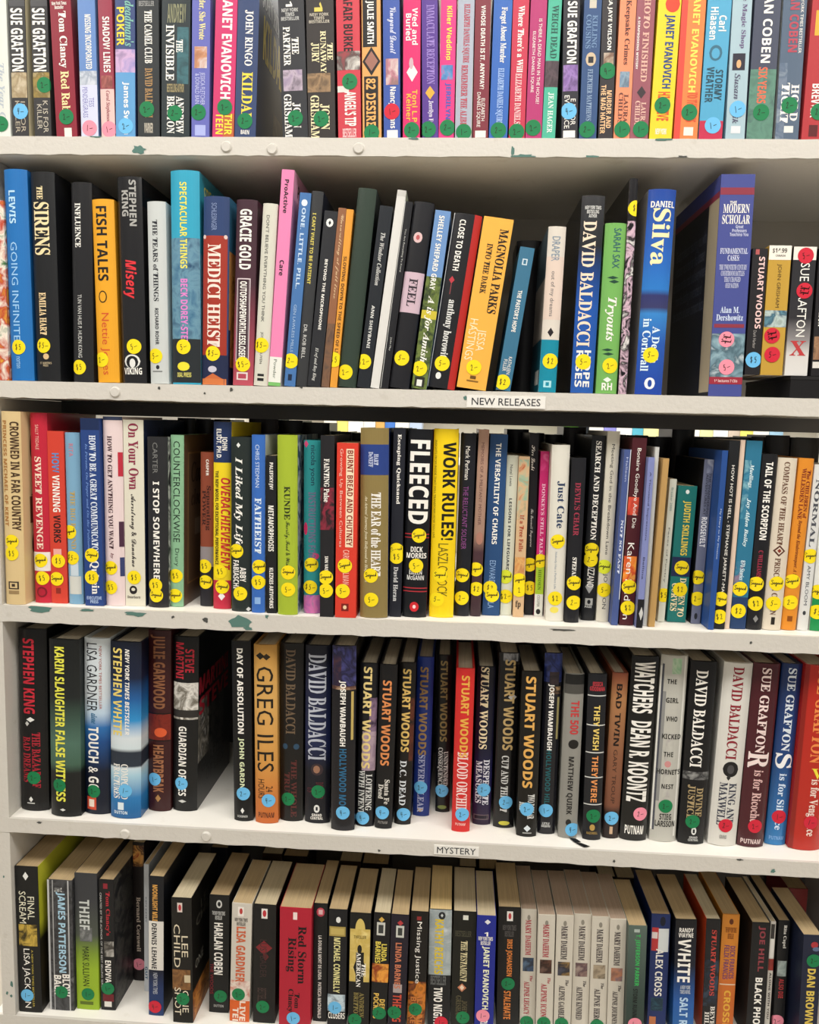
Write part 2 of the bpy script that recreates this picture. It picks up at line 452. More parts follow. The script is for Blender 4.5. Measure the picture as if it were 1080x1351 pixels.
    m.box(-hw + th + .00005, hw - th - .00005, y_in + .00004, D - ov - .0005, ins, h - ins, page_material(pc) if kind != 'x' else material('#a89e90', 'matte'))
    m.build('pages' if kind != 'x' else 'disc_tray', root)
    # ---- price dots
    soff = off + .0003
    for (sx, sz, sc, mark) in stickers:
        sx, sz = sx / 1000, sz / 1000
        r = .009; m = MB(); mat = material(STICKER[sc], 'sticker')
        ps = sorted(set([sx + r * math.sin(math.pi * (i / 16 - .5)) for i in range(17)] + [c for c in cols + [-hw, hw] if abs(c - sx) < r]))
        for p0, p1 in zip(ps[:-1], ps[1:]):
            h0, h1 = math.sqrt(max(0, r * r - (p0 - sx) ** 2)), math.sqrt(max(0, r * r - (p1 - sx) ** 2))
            (xa, ya), (xb, yb) = surf(p0, soff), surf(p1, soff)
            q = [(xa, ya, max(sz - h0, .0002)), (xb, yb, max(sz - h1, .0002))]
            if h1 > 1e-6: q.append((xb, yb, sz + h1))
            if h0 > 1e-6: q.append((xa, ya, sz + h0))
            if len(q) > 2: m.face(q, mat)
        rr = random.Random(int(abs(sx * 1e5) + sz * 1e5)); tilt = rr.uniform(-.15, .25); t = .0003
        ct, st_ = math.cos(tilt), math.sin(tilt)
        for line in pen_lines(mark):
            pl = [(sx + r * .95 * (p * ct - q * st_), sz + r * .95 * (p * st_ + q * ct)) for p, q in line]
            for (p, q), (p2, q2) in zip(pl[:-1], pl[1:]):
                d = math.hypot(p2 - p, q2 - q) or 1; ux, uz = (p2 - p) / d, (q2 - q) / d
                nxx, nz = -uz * t, ux * t
                quad = [(p - nxx - ux * t, q - nz - uz * t), (p2 - nxx + ux * t, q2 - nz + uz * t), (p2 + nxx + ux * t, q2 + nz + uz * t), (p + nxx - ux * t, q + nz - uz * t)]
                area = sum(quad[i][0] * quad[(i + 1) % 4][1] - quad[(i + 1) % 4][0] * quad[i][1] for i in range(4))
                if area < 0: quad.reverse()
                m.face([surf(g, soff + .00015) + (k,) for g, k in quad], INK if sc != 'g' else INK)
        tag(m.build('price_sticker', spine), {'y': 'yellow', 'g': 'green', 'b': 'blue', 'p': 'pink', 'r': 'red', 'l': 'lime yellow'}[sc] + ' round price sticker')
        soff += .00016
    if ribbon:
        m = MB(); bl = material('#0f0f10', 'matte')
        pts = [(.004, .02), (.006, -.001), (.012, -.012), (.022, -.022)]
        for (p, q), (p2, q2) in zip(pts[:-1], pts[1:]):
            m.box(min(p, p2), max(p, p2), min(q, q2), max(q, q2), .0004, .0012, bl) if False else m.face([(p - .004, q, .0010), (p2 - .004, q2, .0010), (p2 + .004, q2 + .003, .0010), (p + .004, q, .0010)], bl)
        tag(m.build('ribbon_bookmark', root), 'black ribbon bookmark trailing onto the shelf')
    return root

# row, kind, x, y, z, width, height (mm), lean (degrees), colour, look, lettering, printed panels, price dots, extras
BOOKS = [  # top shelf blacks are lifted: hazy ceiling reflection put into their colour
 (1, 'p', -561.07, 4, 1831.07, 24.91, 196, -0.41, '#d9dcd4', 'white paperback with faint grey title', [('The Year Of', 84.3, 12.4, 0.45, 0.8, '#b4bcc4', 'I')], [], [(1.1, 14.8, 'g', '2-')]),
 (1, 'p', -535.97, 4, 1831.07, 19.09, 198.4, -0.29, '#343334', 'charcoal paperback with white name and blue dot', [('SUE GRAFTON', 145.6, 74.8, 0.08, 0.85, '#f0ece4', 'H'), ('IS FOR\nKILLER', 41.3, 4.7, 0.2, 0.85, '#b0a592', 'S')], [(148, 155, 0, 1, '#4a4a4c'), (44.9, 73.6, 0, 1, 'n:#c3b291,#9a8766,#d8cbb0')], [(0.6, 29.3, 'b', '4-')], {'front': '#d9cda8'}),
 (1, 'p', -508.45, 4, 1831.07, 20.32, 200.8, -0.55, '#343334', 'charcoal paperback with white name and green dot on gold', [('SUE GRAFTON', 145.5, 74.8, 0.08, 0.85, '#f0ece4', 'H'), ('K IS FOR\nKILLER', 41.4, 4.8, 0.2, 0.85, '#c0b8a8', 'S')], [(147.8, 154.8, 0, 1, '#4a4a4c'), (45, 73.6, 0, 1, 'n:#a88f4a,#7c6a3a,#cbb98a')], [(3.7, 59.3, 'g', '2-')]),
 (1, 'p', -479.06, 4, 1831.07, 25.43, 197.2, -1.77, '#8a2233', 'wide crimson paperback with white slab lettering', [('Tom Clancy', 141.9, 78.3, 0.3, 0.75, '#f0ece4', 'R'), ('Red Rabbit', 74.8, 14.5, 0.35, 0.75, '#ecd9a0', 'R'), ('New York Times\nBestseller', 152.9, 144.2, 0.1, 0.8, '#f0ece4', 'h')], [(0, 10.2, 0.4, 0.75, '#e8e2d8')], [(0.7, 22.9, 'g', '2-')], {'front': '#6e1c2a'}),
 (1, 'p', -450.69, 4, 1831.07, 20.96, 199.6, -0.64, '#6588c0', 'pale blue paperback with lilac lower half', [('MISSING INCORPORATED', 138.2, 77.1, 0.4, 0.75, '#f0ece4', 'B'), ('TESS\nPENDERGRASS', 56.9, 22.3, 0.15, 0.8, '#7a78b8', 'S')], [(59.3, 75.2, 0, 1, 'n:#cfd4dc,#9aa4b4,#e6e8ee'), (0, 59.3, 0, 1, '#cfd2e6')], [(-0.1, 10.3, 'p', '1-')]),
 (1, 'p', -427.96, 4, 1831.07, 16.77, 196, -0.7, '#94374a', 'narrow dusky red paperback with pale pink foot', [('SHADOW LINES', 135.7, 73.5, 0.3, 0.8, '#f0ece4', 'B'), ('Carol Stephenson', 52.9, 16.3, 0.35, 0.7, '#8a3040', 'I')], [(55.7, 70, 0.1, 0.9, 'n:#7a3a34,#a8605a,#5a2a2c'), (0, 54.8, 0, 1, '#e0bdb8')], [(1.2, 9.1, 'p', '1-')]),
 (1, 'p', -406.96, 4, 1831.07, 23.68, 198.4, 0.5, '#3a4a78', 'blue paperback with yellow and teal lettering at its head', [('POKER', 146.1, 103.4, 0.08, 0.48, '#f0cf3a', 'B'), ("deadman's", 153, 102.4, 0.5, 0.95, '#7fb8a8', 'I'), ('James Swain', 62.8, 3.2, 0.35, 0.72, '#f0ece4', 'B')], [(73.5, 99.4, 0, 1, 'n:#8f8ac0,#c9a8cc,#4a4a78'), (0, 73.5, 0, 1, '#5f9acb')], [(0.3, 12.8, 'b', '2-')]),
 (1, 'p', -378.7, 4, 1831.07, 26.16, 200.8, 0.13, '#2a2e30', 'black paperback with thin white title and tan author name', [('THE CAMEL CLUB', 142.4, 83.6, 0.35, 0.7, '#f0ece4', 'R'), ('DAVID BALDACCI', 78.2, 22.4, 0.35, 0.7, '#b08a5a', 'R'), ('WARNER', 16.5, 5.2, 0.3, 0.7, '#c8c0b0', 'h'), ('BESTSELLER', 152.9, 147.1, 0.1, 0.8, '#9a9a98', 'h')], [], [(-2, 32, 'g', '2-')]),
 (1, 'p', -346.59, 4, 1831.07, 33.97, 197.2, 0.87, '#273033', 'wide black paperback with teal glow and white title', [('INVISIBLE', 126, 64, 0.15, 0.45, '#f0ece4', 'R'), ('THE', 109.7, 95.7, 0.52, 0.75, '#f0ece4', 'R'), ('ANDREW\nBRITTON', 46.7, 4.4, 0.2, 0.8, '#f0ece4', 'R'), ('ANDREW', 149.2, 128.4, 0.2, 0.85, '#8a8a6a', 'h'), ('BESTSELLING AUTHOR', 60.5, 51, 0.2, 0.8, '#a89a70', 'h')], [(60.5, 123.7, 0.55, 0.95, 'n:#2a4a50,#3f6c74,#1f3236')], [(-0.6, 27.3, 'g', '2-')]),
 (1, 'p', -316.37, 4, 1831.07, 21.38, 199.6, 0.72, '#6468b2', 'periwinkle paperback with small portrait photo', [('Murder, She Wrote', 167.5, 109.6, 0.35, 0.75, '#e8dc9a', 'R'), ('JESSICA FLETCHER\n& DONALD BAIN', 73.4, 36.8, 0.2, 0.75, '#c4c8ec', 'S')], [(78.1, 102.2, 0.15, 0.85, 'n:#d8d4d8,#c08a68,#8a5238'), (2.3, 14.3, 0.2, 0.8, '#a6aee0')], [(-2.3, 28.5, 'g', '2-')]),
 (1, 'p', -288.99, 4, 1831.07, 25.74, 196, 1.76, '#c8346a', 'magenta paperback with tall white author name', [('JANET EVANOVICH', 158.1, 43.5, 0.2, 0.8, '#f0ece4', 'H'), ('THIR\nTEEN', 27.4, 3.1, 0.15, 0.9, '#f0d840', 'B')], [(0, 27.4, 0.5, 1, '#b8603a')], [(1.3, 34.1, 'g', '2-')], {'front': '#8a2a50'}),
 (1, 'p', -262.53, 4, 1831.07, 25.15, 198.4, 1.58, '#33436a', 'navy paperback with white name and yellow title', [('JOHN RINGO', 141.9, 80.4, 0.35, 0.75, '#f0ece4', 'R'), ('KILDAR', 73.4, 18, 0.3, 0.8, '#ead24a', 'R'), ('BAEN', 8.5, 3.7, 0.3, 0.7, '#f0ece4', 'h')], [], [(-0.5, 18.7, 'g', '2-')], {'front': '#1c2233', 'depth': 150, 'front_art': [(0.15, 0.9, 0.5, 0.75, '#c8b040', 'KILDAR', 'H'), (0.1, 0.85, 0.78, 0.9, '#d8d8d4', 'JOHN RINGO', 'R'), (0.55, 0.95, 0.05, 0.3, 'n:#5a5048,#3a342e,#1c2233')]}),
 (1, 'p', -202.13, 4, 1831.07, 30.09, 200.8, -2.52, '#2f3034', 'black legal thriller paperback with lilac letter art', [('THE\nPARTNER', 123.3, 80.4, 0.15, 0.75, '#f0ece4', 'R'), ('JOHN\nGRISHAM', 48.8, 0.3, 0.1, 0.75, '#f0ece4', 'R'), ('1', 151.3, 145.1, 0.3, 0.55, '#f0ece4', 'B'), ('NEW YORK\nTIMES\nBESTSELLER', 143.5, 130.2, 0.1, 0.8, '#c0c0bc', 'h')], [(52.3, 75.7, 0.1, 0.85, 'n:#8a7a98,#b8a8b8,#3a3440')], [(0.8, 21.6, 'g', '2-')]),
 (1, 'p', -170.57, 4, 1831.07, 31.98, 197.2, -1.71, '#332e2c', 'black legal thriller paperback with cream title over brown streak', [('THE\nRUNAWAY', 118.5, 72.1, 0.5, 0.95, '#e8dcb0', 'R'), ('JURY', 105.8, 83.8, 0.15, 0.45, '#e8dcb0', 'R'), ('JOHN\nGRISHAM', 47.6, -1.2, 0.1, 0.8, '#e8dcb0', 'R'), ('1', 150.1, 139.6, 0.3, 0.6, '#e0c860', 'B'), ('NEW YORK\nTIMES\nBESTSELLER', 138.2, 127.2, 0.1, 0.85, '#c0b8a8', 'h')], [(51.1, 72.1, 0, 0.85, 'n:#4a3a2c,#a08260,#332e2c')], [(-0.4, 21.3, 'g', '2-')]),
 (1, 'p', -137.63, 4, 1831.07, 26.87, 199.6, -1.86, '#c53d4a', 'coral red paperback with black name and pale bridge art', [('ALAFAIR BURKE', 168.6, 96.2, 0.3, 0.7, '#241a1c', 'B'), ("ANGEL'S TIP", 51.6, 13.1, 0.3, 0.8, '#f0ece4', 'H'), ('BESTSELLER', 10.7, 0.6, 0.2, 0.8, '#f0c8c8', 'h')], [(75.6, 96.4, 0, 1, 'n:#d8d4cc,#5a4a48,#c53d4a'), (51.1, 58.1, 0, 0.5, '#d8d4cc')], [(1, 62.8, 'g', '2-')]),
 (1, 'p', -111.28, 4, 1831.07, 21.83, 196, -1.6, '#d9a05e', 'tan and black paperback with a diamond emblem', [('JULIE SMITH', 151.4, 104.4, 0.2, 0.65, '#f0ece4', 'H'), ('82 DESIRE', 66.3, 13.2, 0.2, 0.72, '#e8a860', 'H')], [(101, 166.2, 0.05, 0.8, '#1f1c1c'), (69.3, 101, 0.02, 0.98, 'd:#241e1e'), (74.4, 96.4, 0.15, 0.85, 'd:#9a6a5c'), (0, 68.6, 0.1, 0.85, '#1f1c1c')], [(-0.4, 6.1, 'g', '1-')]),
 (1, 'p', -87.74, 4, 1831.07, 19.29, 198.4, -1.67, '#3c56a2', 'royal blue paperback with red price dot and white barcode box', [('Vineyard Deceit', 144.4, 93.3, 0.25, 0.8, '#d8dcf0', 'C'), ('Nancy Means', 57, 10.9, 0.3, 0.75, '#f0ece4', 'B')], [(59.3, 88.2, 0.15, 0.9, 'n:#d8d0c8,#b87a88,#6a6a58'), (0.3, 9, 0.2, 0.85, '#e8e6e0')], [(0, 29.7, 'r', '1-')]),
 (1, 'p', -65.16, 4, 1831.07, 19.93, 200.8, -1.09, '#d42a6a', 'hot pink paperback with white bird and orange author name', [('Wed and\nBuried', 143.1, 103.1, 0.15, 0.85, '#f0ece4', 'B'), ('Toni L.P.\nKelner', 53.9, 16.1, 0.2, 0.85, '#f0b040', 'B')], [(62.7, 83.6, 0.2, 0.85, 'd:#e6e0dc'), (76.6, 89.3, 0.35, 0.6, 'o:#c8a8b0')], [(0.4, 9.1, 'g', '2-')]),
 (1, 'p', -42.94, 4, 1831.07, 18.39, 197.2, -1.89, '#57388c', 'violet paperback with small gold bird', [('IMMACULATE RECEPTION', 146.5, 60, 0.3, 0.8, '#9a80c8', 'R'), ('Jerrilyn Farmer', 41.9, 4.4, 0.35, 0.7, '#e0d8ec', 'R')], [(43, 58.1, 0.2, 0.8, 'd:#d8a840')], [(-2.4, 9.9, 'g', '2-')]),
 (1, 'p', -24.41, 4, 1831.07, 17.67, 199.6, -0.56, '#d83a80', 'pink paperback with yellow title and blue lettering', [('Killer Wedding', 145.1, 86.7, 0.3, 0.75, '#f0dc50', 'B'), ('JERRILYN F', 61.6, 13.9, 0.35, 0.75, '#4a58b0', 'H')], [(65, 81.2, 0.1, 0.85, 'n:#3f6aa8,#5a90c0,#d83a80')], [(1.2, 12, 'g', '2-')]),
 (1, 'p', -4.8, 4, 1831.07, 18.61, 196, -0.33, '#a6acba', 'silver grey paperback with red lettering down its length', [('ELIZABETH DANIELS SQUIRE', 147.3, 83.5, 0.3, 0.75, '#b84858', 'R'), ('REMEMBER THE ALIBI', 81.2, 15.8, 0.3, 0.7, '#b84858', 'R')], [], [(0.5, 7.4, 'g', '1-')]),
 (1, 'p', 15.25, 4, 1831.07, 17.58, 198.4, -0.74, '#7c303c', 'maroon paperback with white question title', [('WHOSE DEATH IS IT, ANYWAY?', 145.4, 54.6, 0.35, 0.68, '#f0ece4', 'B'), ('ELIZABETH\nDANIELS SQUIRE', 51.2, 12.8, 0.2, 0.75, '#f0ece4', 'S')], [(1.1, 8.9, 0.15, 0.85, '#e6e2da')], []),
 (1, 'p', 35.76, 4, 1831.07, 21, 200.8, 0.21, '#3766b4', 'bright blue paperback with white blackletter title', [('Forget About Murder', 143.7, 83.4, 0.35, 0.75, '#f0ece4', 'R'), ('ELIZABETH DANIELS SQUIRE', 77.7, 16.4, 0.3, 0.7, '#a8c4ec', 'R')], [], [(0, 9.4, 'g', '2-')]),
 (1, 'p', 57.23, 4, 1831.07, 18.27, 197.2, -0.21, '#c23850', 'rose red paperback with white title in old lettering', [("Where There's a Will", 145.1, 73, 0.35, 0.75, '#f0ece4', 'R'), ('ELIZABETH DANIELS', 71.9, 16.4, 0.3, 0.7, '#f0c8c8', 'R')], [], [(-0.3, 7.8, 'g', '2-')]),
 (1, 'p', 76.54, 4, 1831.07, 18.41, 199.6, 0.1, '#b0366e', 'raspberry paperback with two thin white lines of title', [('IS THERE A DEAD MAN IN THE HOUSE?', 131, 38.5, 0.55, 0.75, '#f0ece4', 'S'), ('ELIZABETH DANIELS SQUIRE', 117.5, 51.2, 0.18, 0.38, '#f0ece4', 'S')], [], [(-0.8, 12.3, 'g', '2-')]),
 (1, 'p', 93.81, 4, 1831.07, 15.15, 196, 0.5, '#4db094', 'mint green paperback with dark centre panel', [('WEIGH DEAD', 145.6, 87.9, 0.3, 0.8, '#2c5a50', 'R'), ('JEAN HAGER', 51.2, 6.8, 0.3, 0.75, '#dcf0e4', 'R')], [(57, 85.6, 0, 1, 'n:#3a3038,#5a4a50,#241e24')], []),
 (1, 'p', 117.91, 4, 1831.07, 18.22, 198.4, -1.61, '#2e2d34', 'black paperback with heavy white name and purple brushwork', [('SUE GRAFTON', 149.4, 82.8, 0.25, 0.85, '#f0ece4', 'H'), ('E IS FOR\nEVIDENCE', 47.8, 11.5, 0.15, 0.85, '#f0ece4', 'S')], [(52.4, 81, 0.05, 0.95, 'n:#6a4a88,#9a7ab8,#3a2a4c'), (1.3, 9.2, 0.1, 0.85, '#e8e4de')], [(-1.3, 30.5, 'b', '4-')]),
 (1, 'p', 138.71, 4, 1831.07, 19.52, 200.8, -0.38, '#34507c', 'slate blue paperback with small masked face', [('KILLING\nCOUSINS', 135.3, 98.7, 0.15, 0.8, '#6f8cb0', 'R'), ('FLETCHER MATTHEWS', 76.4, 20.1, 0.35, 0.65, '#8ea4c0', 'R')], [(79.8, 94.6, 0.2, 0.8, 'o:#c8b498'), (83.2, 90, 0.35, 0.65, '#2a2a30'), (142, 153.2, 0.3, 0.7, '#c8c0b0')], [(-1.1, 10.4, 'g', '2-')]),
 (1, 'p', 158.83, 4, 1831.07, 16.11, 197.2, -0.96, '#332f32', 'dark paperback with orange title and green dot near its middle', [('BARBARA JAYE WILSON', 177.6, 96.8, 0.35, 0.7, '#f0ece4', 'B'), ('MURDER AND\nTHE MAD HATTER', 59.3, 6.1, 0.1, 0.85, '#f0c090', 'B')], [(80.9, 94.1, 0.2, 0.9, 'n:#c8b8a0,#7a5a4a,#e8dcc8')], [(0.1, 74.5, 'g', '4-')]),
 (1, 'p', 177.19, 4, 1831.07, 18.22, 199.6, 0, '#e88e68', 'apricot paperback with dark serif title', [('Keepsake Crimes', 150.7, 81.3, 0.3, 0.7, '#5a3430', 'R'), ('LAURA\nCHILDS', 51.2, 16.8, 0.2, 0.8, '#6a4038', 'R')], [(57, 74.1, 0.2, 0.8, 'n:#5a7a98,#8aa0b0,#3a4a60')], [(0.2, 11, 'g', '1-')]),
 (1, 'p', 196.86, 4, 1831.07, 20.32, 196, 0.11, '#94545f', 'mauve paperback with tan title along its spine', [('PHOTO FINISHED', 159.5, 62.7, 0.4, 0.75, '#e0b0a0', 'R'), ('LAURA\nCHILDS', 42.1, 14.5, 0.2, 0.8, '#e0b8a8', 'R'), ('A SCRAPBOOKING MYSTERY', 132.7, 76.3, 0.1, 0.22, '#f0ece4', 'B')], [(44.4, 58.1, 0.25, 0.75, 'd:#3a3034')], [(1.7, 11, 'g', '1-')]),
 (1, 'p', 221.3, 4, 1831.07, 25.18, 198.4, 0.83, '#e8cc2e', 'yellow paperback with dark blue author name', [('JANET EVANOVICH', 134.8, 55.4, 0.3, 0.78, '#2a4a80', 'H'), ('HIGH FIVE', 51.7, 20.3, 0.25, 0.8, '#d8552c', 'H'), ('NEW YORK', 11.8, 5.3, 0.25, 0.75, '#f0ece4', 'h')], [(137.1, 154.9, 0.3, 0.95, 'o:#d8452c')], [(-0.4, 37.1, 'g', '2-')]),
 (1, 'p', 249.58, 4, 1831.07, 26.52, 200.8, 0.23, '#ea8146', 'orange paperback with yellow author name and red edge', [('JANET EVANOVICH', 159.2, 51.3, 0.4, 0.78, '#f4d860', 'H'), ('TO THE NINES', 51.3, 19.2, 0.45, 0.9, '#d85a38', 'H')], [(0, 152.5, 0, 0.25, '#dd4a3c'), (4.3, 13.5, 0.4, 0.8, '#f0e4d4')], [(2.4, 29.6, 'g', '2-')]),
 (1, 'p', 277.39, 4, 1831.07, 26.32, 197.2, 0.42, '#52a2c6', 'sky blue paperback with white author name and crimson foot', [('Carl\nHiaasen', 142.3, 107.7, 0.15, 0.85, '#f0ece4', 'B'), ('STORMY\nWEATHER', 78.5, 40.4, 0.15, 0.85, '#2a4a58', 'B')], [(85.3, 102.1, 0.2, 0.75, 'o:#3a6a80'), (87.5, 98.8, 0.3, 0.65, 'o:#52a2c6'), (0, 20.5, 0, 1, '#bd2b4b')], [(1.7, 15.4, 'b', '1-')]),
 (1, 'p', 305.16, 4, 1831.07, 21.28, 199.6, -0.65, '#a4bcc5', 'pale grey blue paperback with dark square picture', [('The Magic Shop', 163.3, 98.3, 0.45, 0.75, '#6a5a80', 'R'), ('Susan Petik', 71.7, 17.1, 0.3, 0.6, '#5a5a70', 'I')], [(75.1, 93.1, 0.15, 0.8, '#2c2836'), (77.3, 86.3, 0.35, 0.6, 'o:#d8a878'), (6.8, 14.8, 0.25, 0.75, '#d8dce0')], [(1, 33.1, 'b', '1-')]),
 (1, 'p', 331.99, 4, 1831.07, 28.6, 196, -0.2, '#454a5c', 'grey green thriller paperback with bold white name', [('HARLAN COBEN', 191.6, 82.9, 0.35, 0.72, '#f0ece4', 'B'), ('SIX YEARS', 78.4, 39.5, 0.3, 0.65, '#d86a4c', 'H')], [(0, 76.2, 0, 1, 'n:#4f7264,#5f8a78,#465f5c')], [(0.2, 29.7, 'g', '2-')]),
 (1, 'p', 362.64, 4, 1831.07, 25.68, 198.4, -0.6, '#546478', 'steel blue thriller paperback with red name and white serif title', [('HARLAN COBEN', 187, 94.1, 0.3, 0.7, '#b04858', 'H'), ('HOLD\nTIGHT', 61.5, 18.4, 0.15, 0.9, '#f0ece4', 'R'), ('NEW YORK TIMES BESTSELLER', 162.9, 93, 0.75, 0.88, '#f0ece4', 'S')], [(7.7, 15, 0.25, 0.75, '#dcdcd8'), (0, 82.9, 0, 0.35, 'n:#7c8898,#5a6a80,#98a4ac')], [(0.7, 37.3, 'g', '2-')], {'back': '#b8bcb8'}),
 (1, 'p', 390.97, 4, 1831.07, 23.96, 200.8, 0.42, '#b0353a', 'brick red paperback with yellow top panel at the shelf end', [('BREWER', 60.4, 24.1, 0.3, 0.7, '#f0ece4', 'B')], [(111.8, 138.4, 0.2, 1, '#d8a83a'), (3.6, 16.2, 0.3, 0.7, '#5a1c20')], [(4.4, 30.5, 'g', '2-')]),
 (2, 'p', -568.01, 4, 1541.05, 15.02, 216.3, -0.05, 'n:#d8a43a,#b8402c,#e8e0d0,#3a6a3c', 'multicoloured patterned book', [], [], []),
 (2, 'h', -544.16, 4, 1541.05, 28.78, 253, -0.47, '#256fb4', 'tall bright blue hardcover with pale lettering', [('LEWIS', 228.1, 189.3, 0.22, 0.52, '#b8dcf0', 'B'), ('GOING INFINITE', 167.4, 48.6, 0.22, 0.52, '#9cc8ec', 'S'), ('norton', 29.3, 15.1, 0.3, 0.5, '#9cc8ec', 'S')], [], [(-2.5, 40.9, 'y', '$5')], {'front': '#1a5a98'}),
 (2, 'h', -510.89, 4, 1541.05, 29.65, 250.3, -0.4, '#1f2022', 'wide black hardcover with cream decorative title', [('THE', 233.2, 217.8, 0.3, 0.55, '#ecd8a8', 'R'), ('SIRENS', 214.8, 152.3, 0.12, 0.78, '#ecd8a8', 'R'), ('EMILIA HART', 107.6, 56.3, 0.25, 0.55, '#ecd0a0', 'R'), ("ST. MARTIN'S\nPRESS", 23.5, 17.9, 0.2, 0.7, '#b8a888', 'h')], [(26.6, 33.8, 0.35, 0.6, 'o:#d8b888')], [(-3.9, 43.5, 'y', '$5-')], {'front': '#17181b'}),
 (2, 'h', -466.02, 4, 1541.05, 25.19, 238.4, 0.51, '#262628', 'glossy black hardcover with small white serif title', [('INFLUENCE', 214, 161.8, 0.2, 0.5, '#f0ece4', 'R'), ('TUN VAN HUIS P. HUDN KONG', 105.8, 29.6, 0.3, 0.5, '#d0d0cc', 'S')], [], [(-4.5, 17.9, 'y', '$5')], {'gloss': 1}),
 (2, 'h', -434.05, 4, 1541.05, 26.96, 218.8, -0.98, '#e6a32b', 'golden yellow hardcover with bold black title', [('FISH TALES', 210.5, 122.5, 0.2, 0.7, '#1a1612', 'B'), ('Nettie Jones', 84.1, 9.2, 0.2, 0.65, '#d0502c', 'S')], [(96.2, 110.8, 0.2, 0.6, 'o:#3a2a14'), (97.7, 109.3, 0.25, 0.55, 'o:#e6a32b')], [(-7.2, 27.6, 'y', '2-')], {'front': '#c08420', 'front_art': [(0.1, 0.9, 0.82, 0.95, '#1a1612', 'FISH TALES', 'B')]}),
 (2, 'h', -401.4, 4, 1541.05, 29.79, 245.3, -0.77, '#222224', 'black hardcover with red slanted title and white round emblem', [('STEPHEN\nKING', 241.3, 187.5, 0.2, 0.8, '#a8a6a2', 'H'), ('Misery', 147.9, 101.7, 0.15, 0.75, '#d83038', 'i'), ('VIKING', 18.6, 10.4, 0.1, 0.85, '#f0ece4', 'h')], [(18.1, 34.7, 0.12, 0.8, 'o:#e0e0dc'), (18.1, 32.9, 0.2, 0.72, 'o:#222224'), (18.6, 29.6, 0.35, 0.6, 'o:#e0e0dc')], [(1.5, 44.3, 'y', '5-')], {'front': '#141416', 'gloss': 1}),
 (2, 'h', -369.4, 4, 1541.05, 22.52, 216.8, -0.54, '#c6cac8', 'light grey hardcover with spaced dark title', [('THE TEARS of THINGS', 195.2, 99.2, 0.3, 0.58, '#2c2e34', 'R'), ('RICHARD ROHR', 90.9, 47.2, 0.35, 0.55, '#2c2e34', 'B')], [(17.4, 22.5, 0.35, 0.55, 'o:#2c2e34'), (14.1, 15.6, 0.15, 0.7, '#7a7c7a')], [(-4, 33.5, 'y', '5-')]),
 (2, 'h', -335.86, 4, 1541.05, 35.1, 253, -0.18, '#35a0be', 'tall turquoise hardcover with sea picture and yellow title', [('SPECTACULAR THINGS', 239.3, 138.6, 0.35, 0.6, '#e8dc5a', 'B'), ('BECK DOREY-STEIN', 126.4, 44.8, 0.35, 0.6, '#e080c8', 'B'), ('DIAL PRESS', 14.3, 8.7, 0.2, 0.7, '#e0d870', 'h')], [(54.9, 174.6, 0, 1, 'n:#3a6788,#6a94a8,#2c4c6c'), (2, 54.9, 0, 1, '#282d30'), (16.3, 27, 0.2, 0.65, 'o:#e8dc3a')], [(-2.5, 45.3, 'y', '5-')], {'front': '#2c8aa0', 'front_art': [(0.1, 0.95, 0.87, 0.95, '#e0d860', 'SPECTACULAR', 'S'), (0, 1, 0, 0.62, 'n:#3a6787,#6a94a8,#2c4c6c'), (0.1, 0.9, 0.72, 0.8, '#e0d860', 'THINGS', 'S')]}),
 (2, 'h', -300.44, 4, 1541.05, 31.54, 223.2, 0.67, '#2f426c', 'navy hardcover with red title panel and orange castle', [('MEDICI HEIST', 167.7, 46, 0.2, 0.72, '#f0dcd0', 'R'), ('SCHLESINGER', 215.3, 183.6, 0.35, 0.55, '#8a9ac0', 'S')], [(35.9, 177.5, 0, 0.95, '#a0372a'), (173.8, 178.7, 0, 0.12, 'o:#e0c8c0'), (173.8, 178.7, 0.82, 0.95, 'o:#e0c8c0'), (0, 35.9, 0, 1, '#242c4a'), (0, 13.8, 0.05, 0.85, 'd:#c8693c'), (0, 7.4, 0, 0.95, '#d07844'), (15, 22.7, 0.25, 0.6, 'o:#c8c4d0')], [(-1.9, 37.8, 'y', '$5-')], {'front': '#2c3050', 'front_art': [(0, 1, 0.3, 0.72, 'n:#c8743a,#d89a58,#e0a860'), (0, 1, 0.72, 1, '#3a7090'), (0.05, 0.6, 0.1, 0.6, 'n:#b8602c,#e0a050,#8a4420')]}),
 (2, 'h', -265.29, 4, 1541.05, 25.11, 219.7, 1.28, 'g:#b8505e:0,#9a4454:.2,#4a2e38:.55,#432b35:1', 'plum hardcover fading to pink with heavy white lettering', [('GRACIE GOLD', 208.4, 138.1, 0.2, 0.78, '#f0ece4', 'H'), ('OUTOFSHAPEWORTHLESSLOSER', 124.2, 32.3, 0.28, 0.62, '#f0ece4', 'H')], [(28.5, 127.9, 0.12, 0.78, '#d8c8cc'), (30, 126.5, 0.16, 0.74, '#3c2730'), (6.6, 15.8, 0.2, 0.75, '#e0d4d0'), (8.1, 14, 0.28, 0.68, '#b04858')], [(-0.1, 25.4, 'y', '$5-')]),
 (2, 'h', -242.81, 4, 1541.05, 17.72, 215.4, 2.96, '#d2d0c2', 'cream hardcover with thin spaced black title', [("DON'T BELIEVE EVERYTHING YOU THINK", 201.6, 76.4, 0.3, 0.52, '#3a3a3a', 'S'), ('JOSEPH NGUYEN', 64.3, 26.4, 0.3, 0.52, '#3a3a3a', 'S')], [(5.6, 14.2, 0.25, 0.7, '#242424'), (9.1, 11.2, 0.25, 0.7, '#d2d0c2')], [(-1.7, 48.6, 'y', '$5-')]),
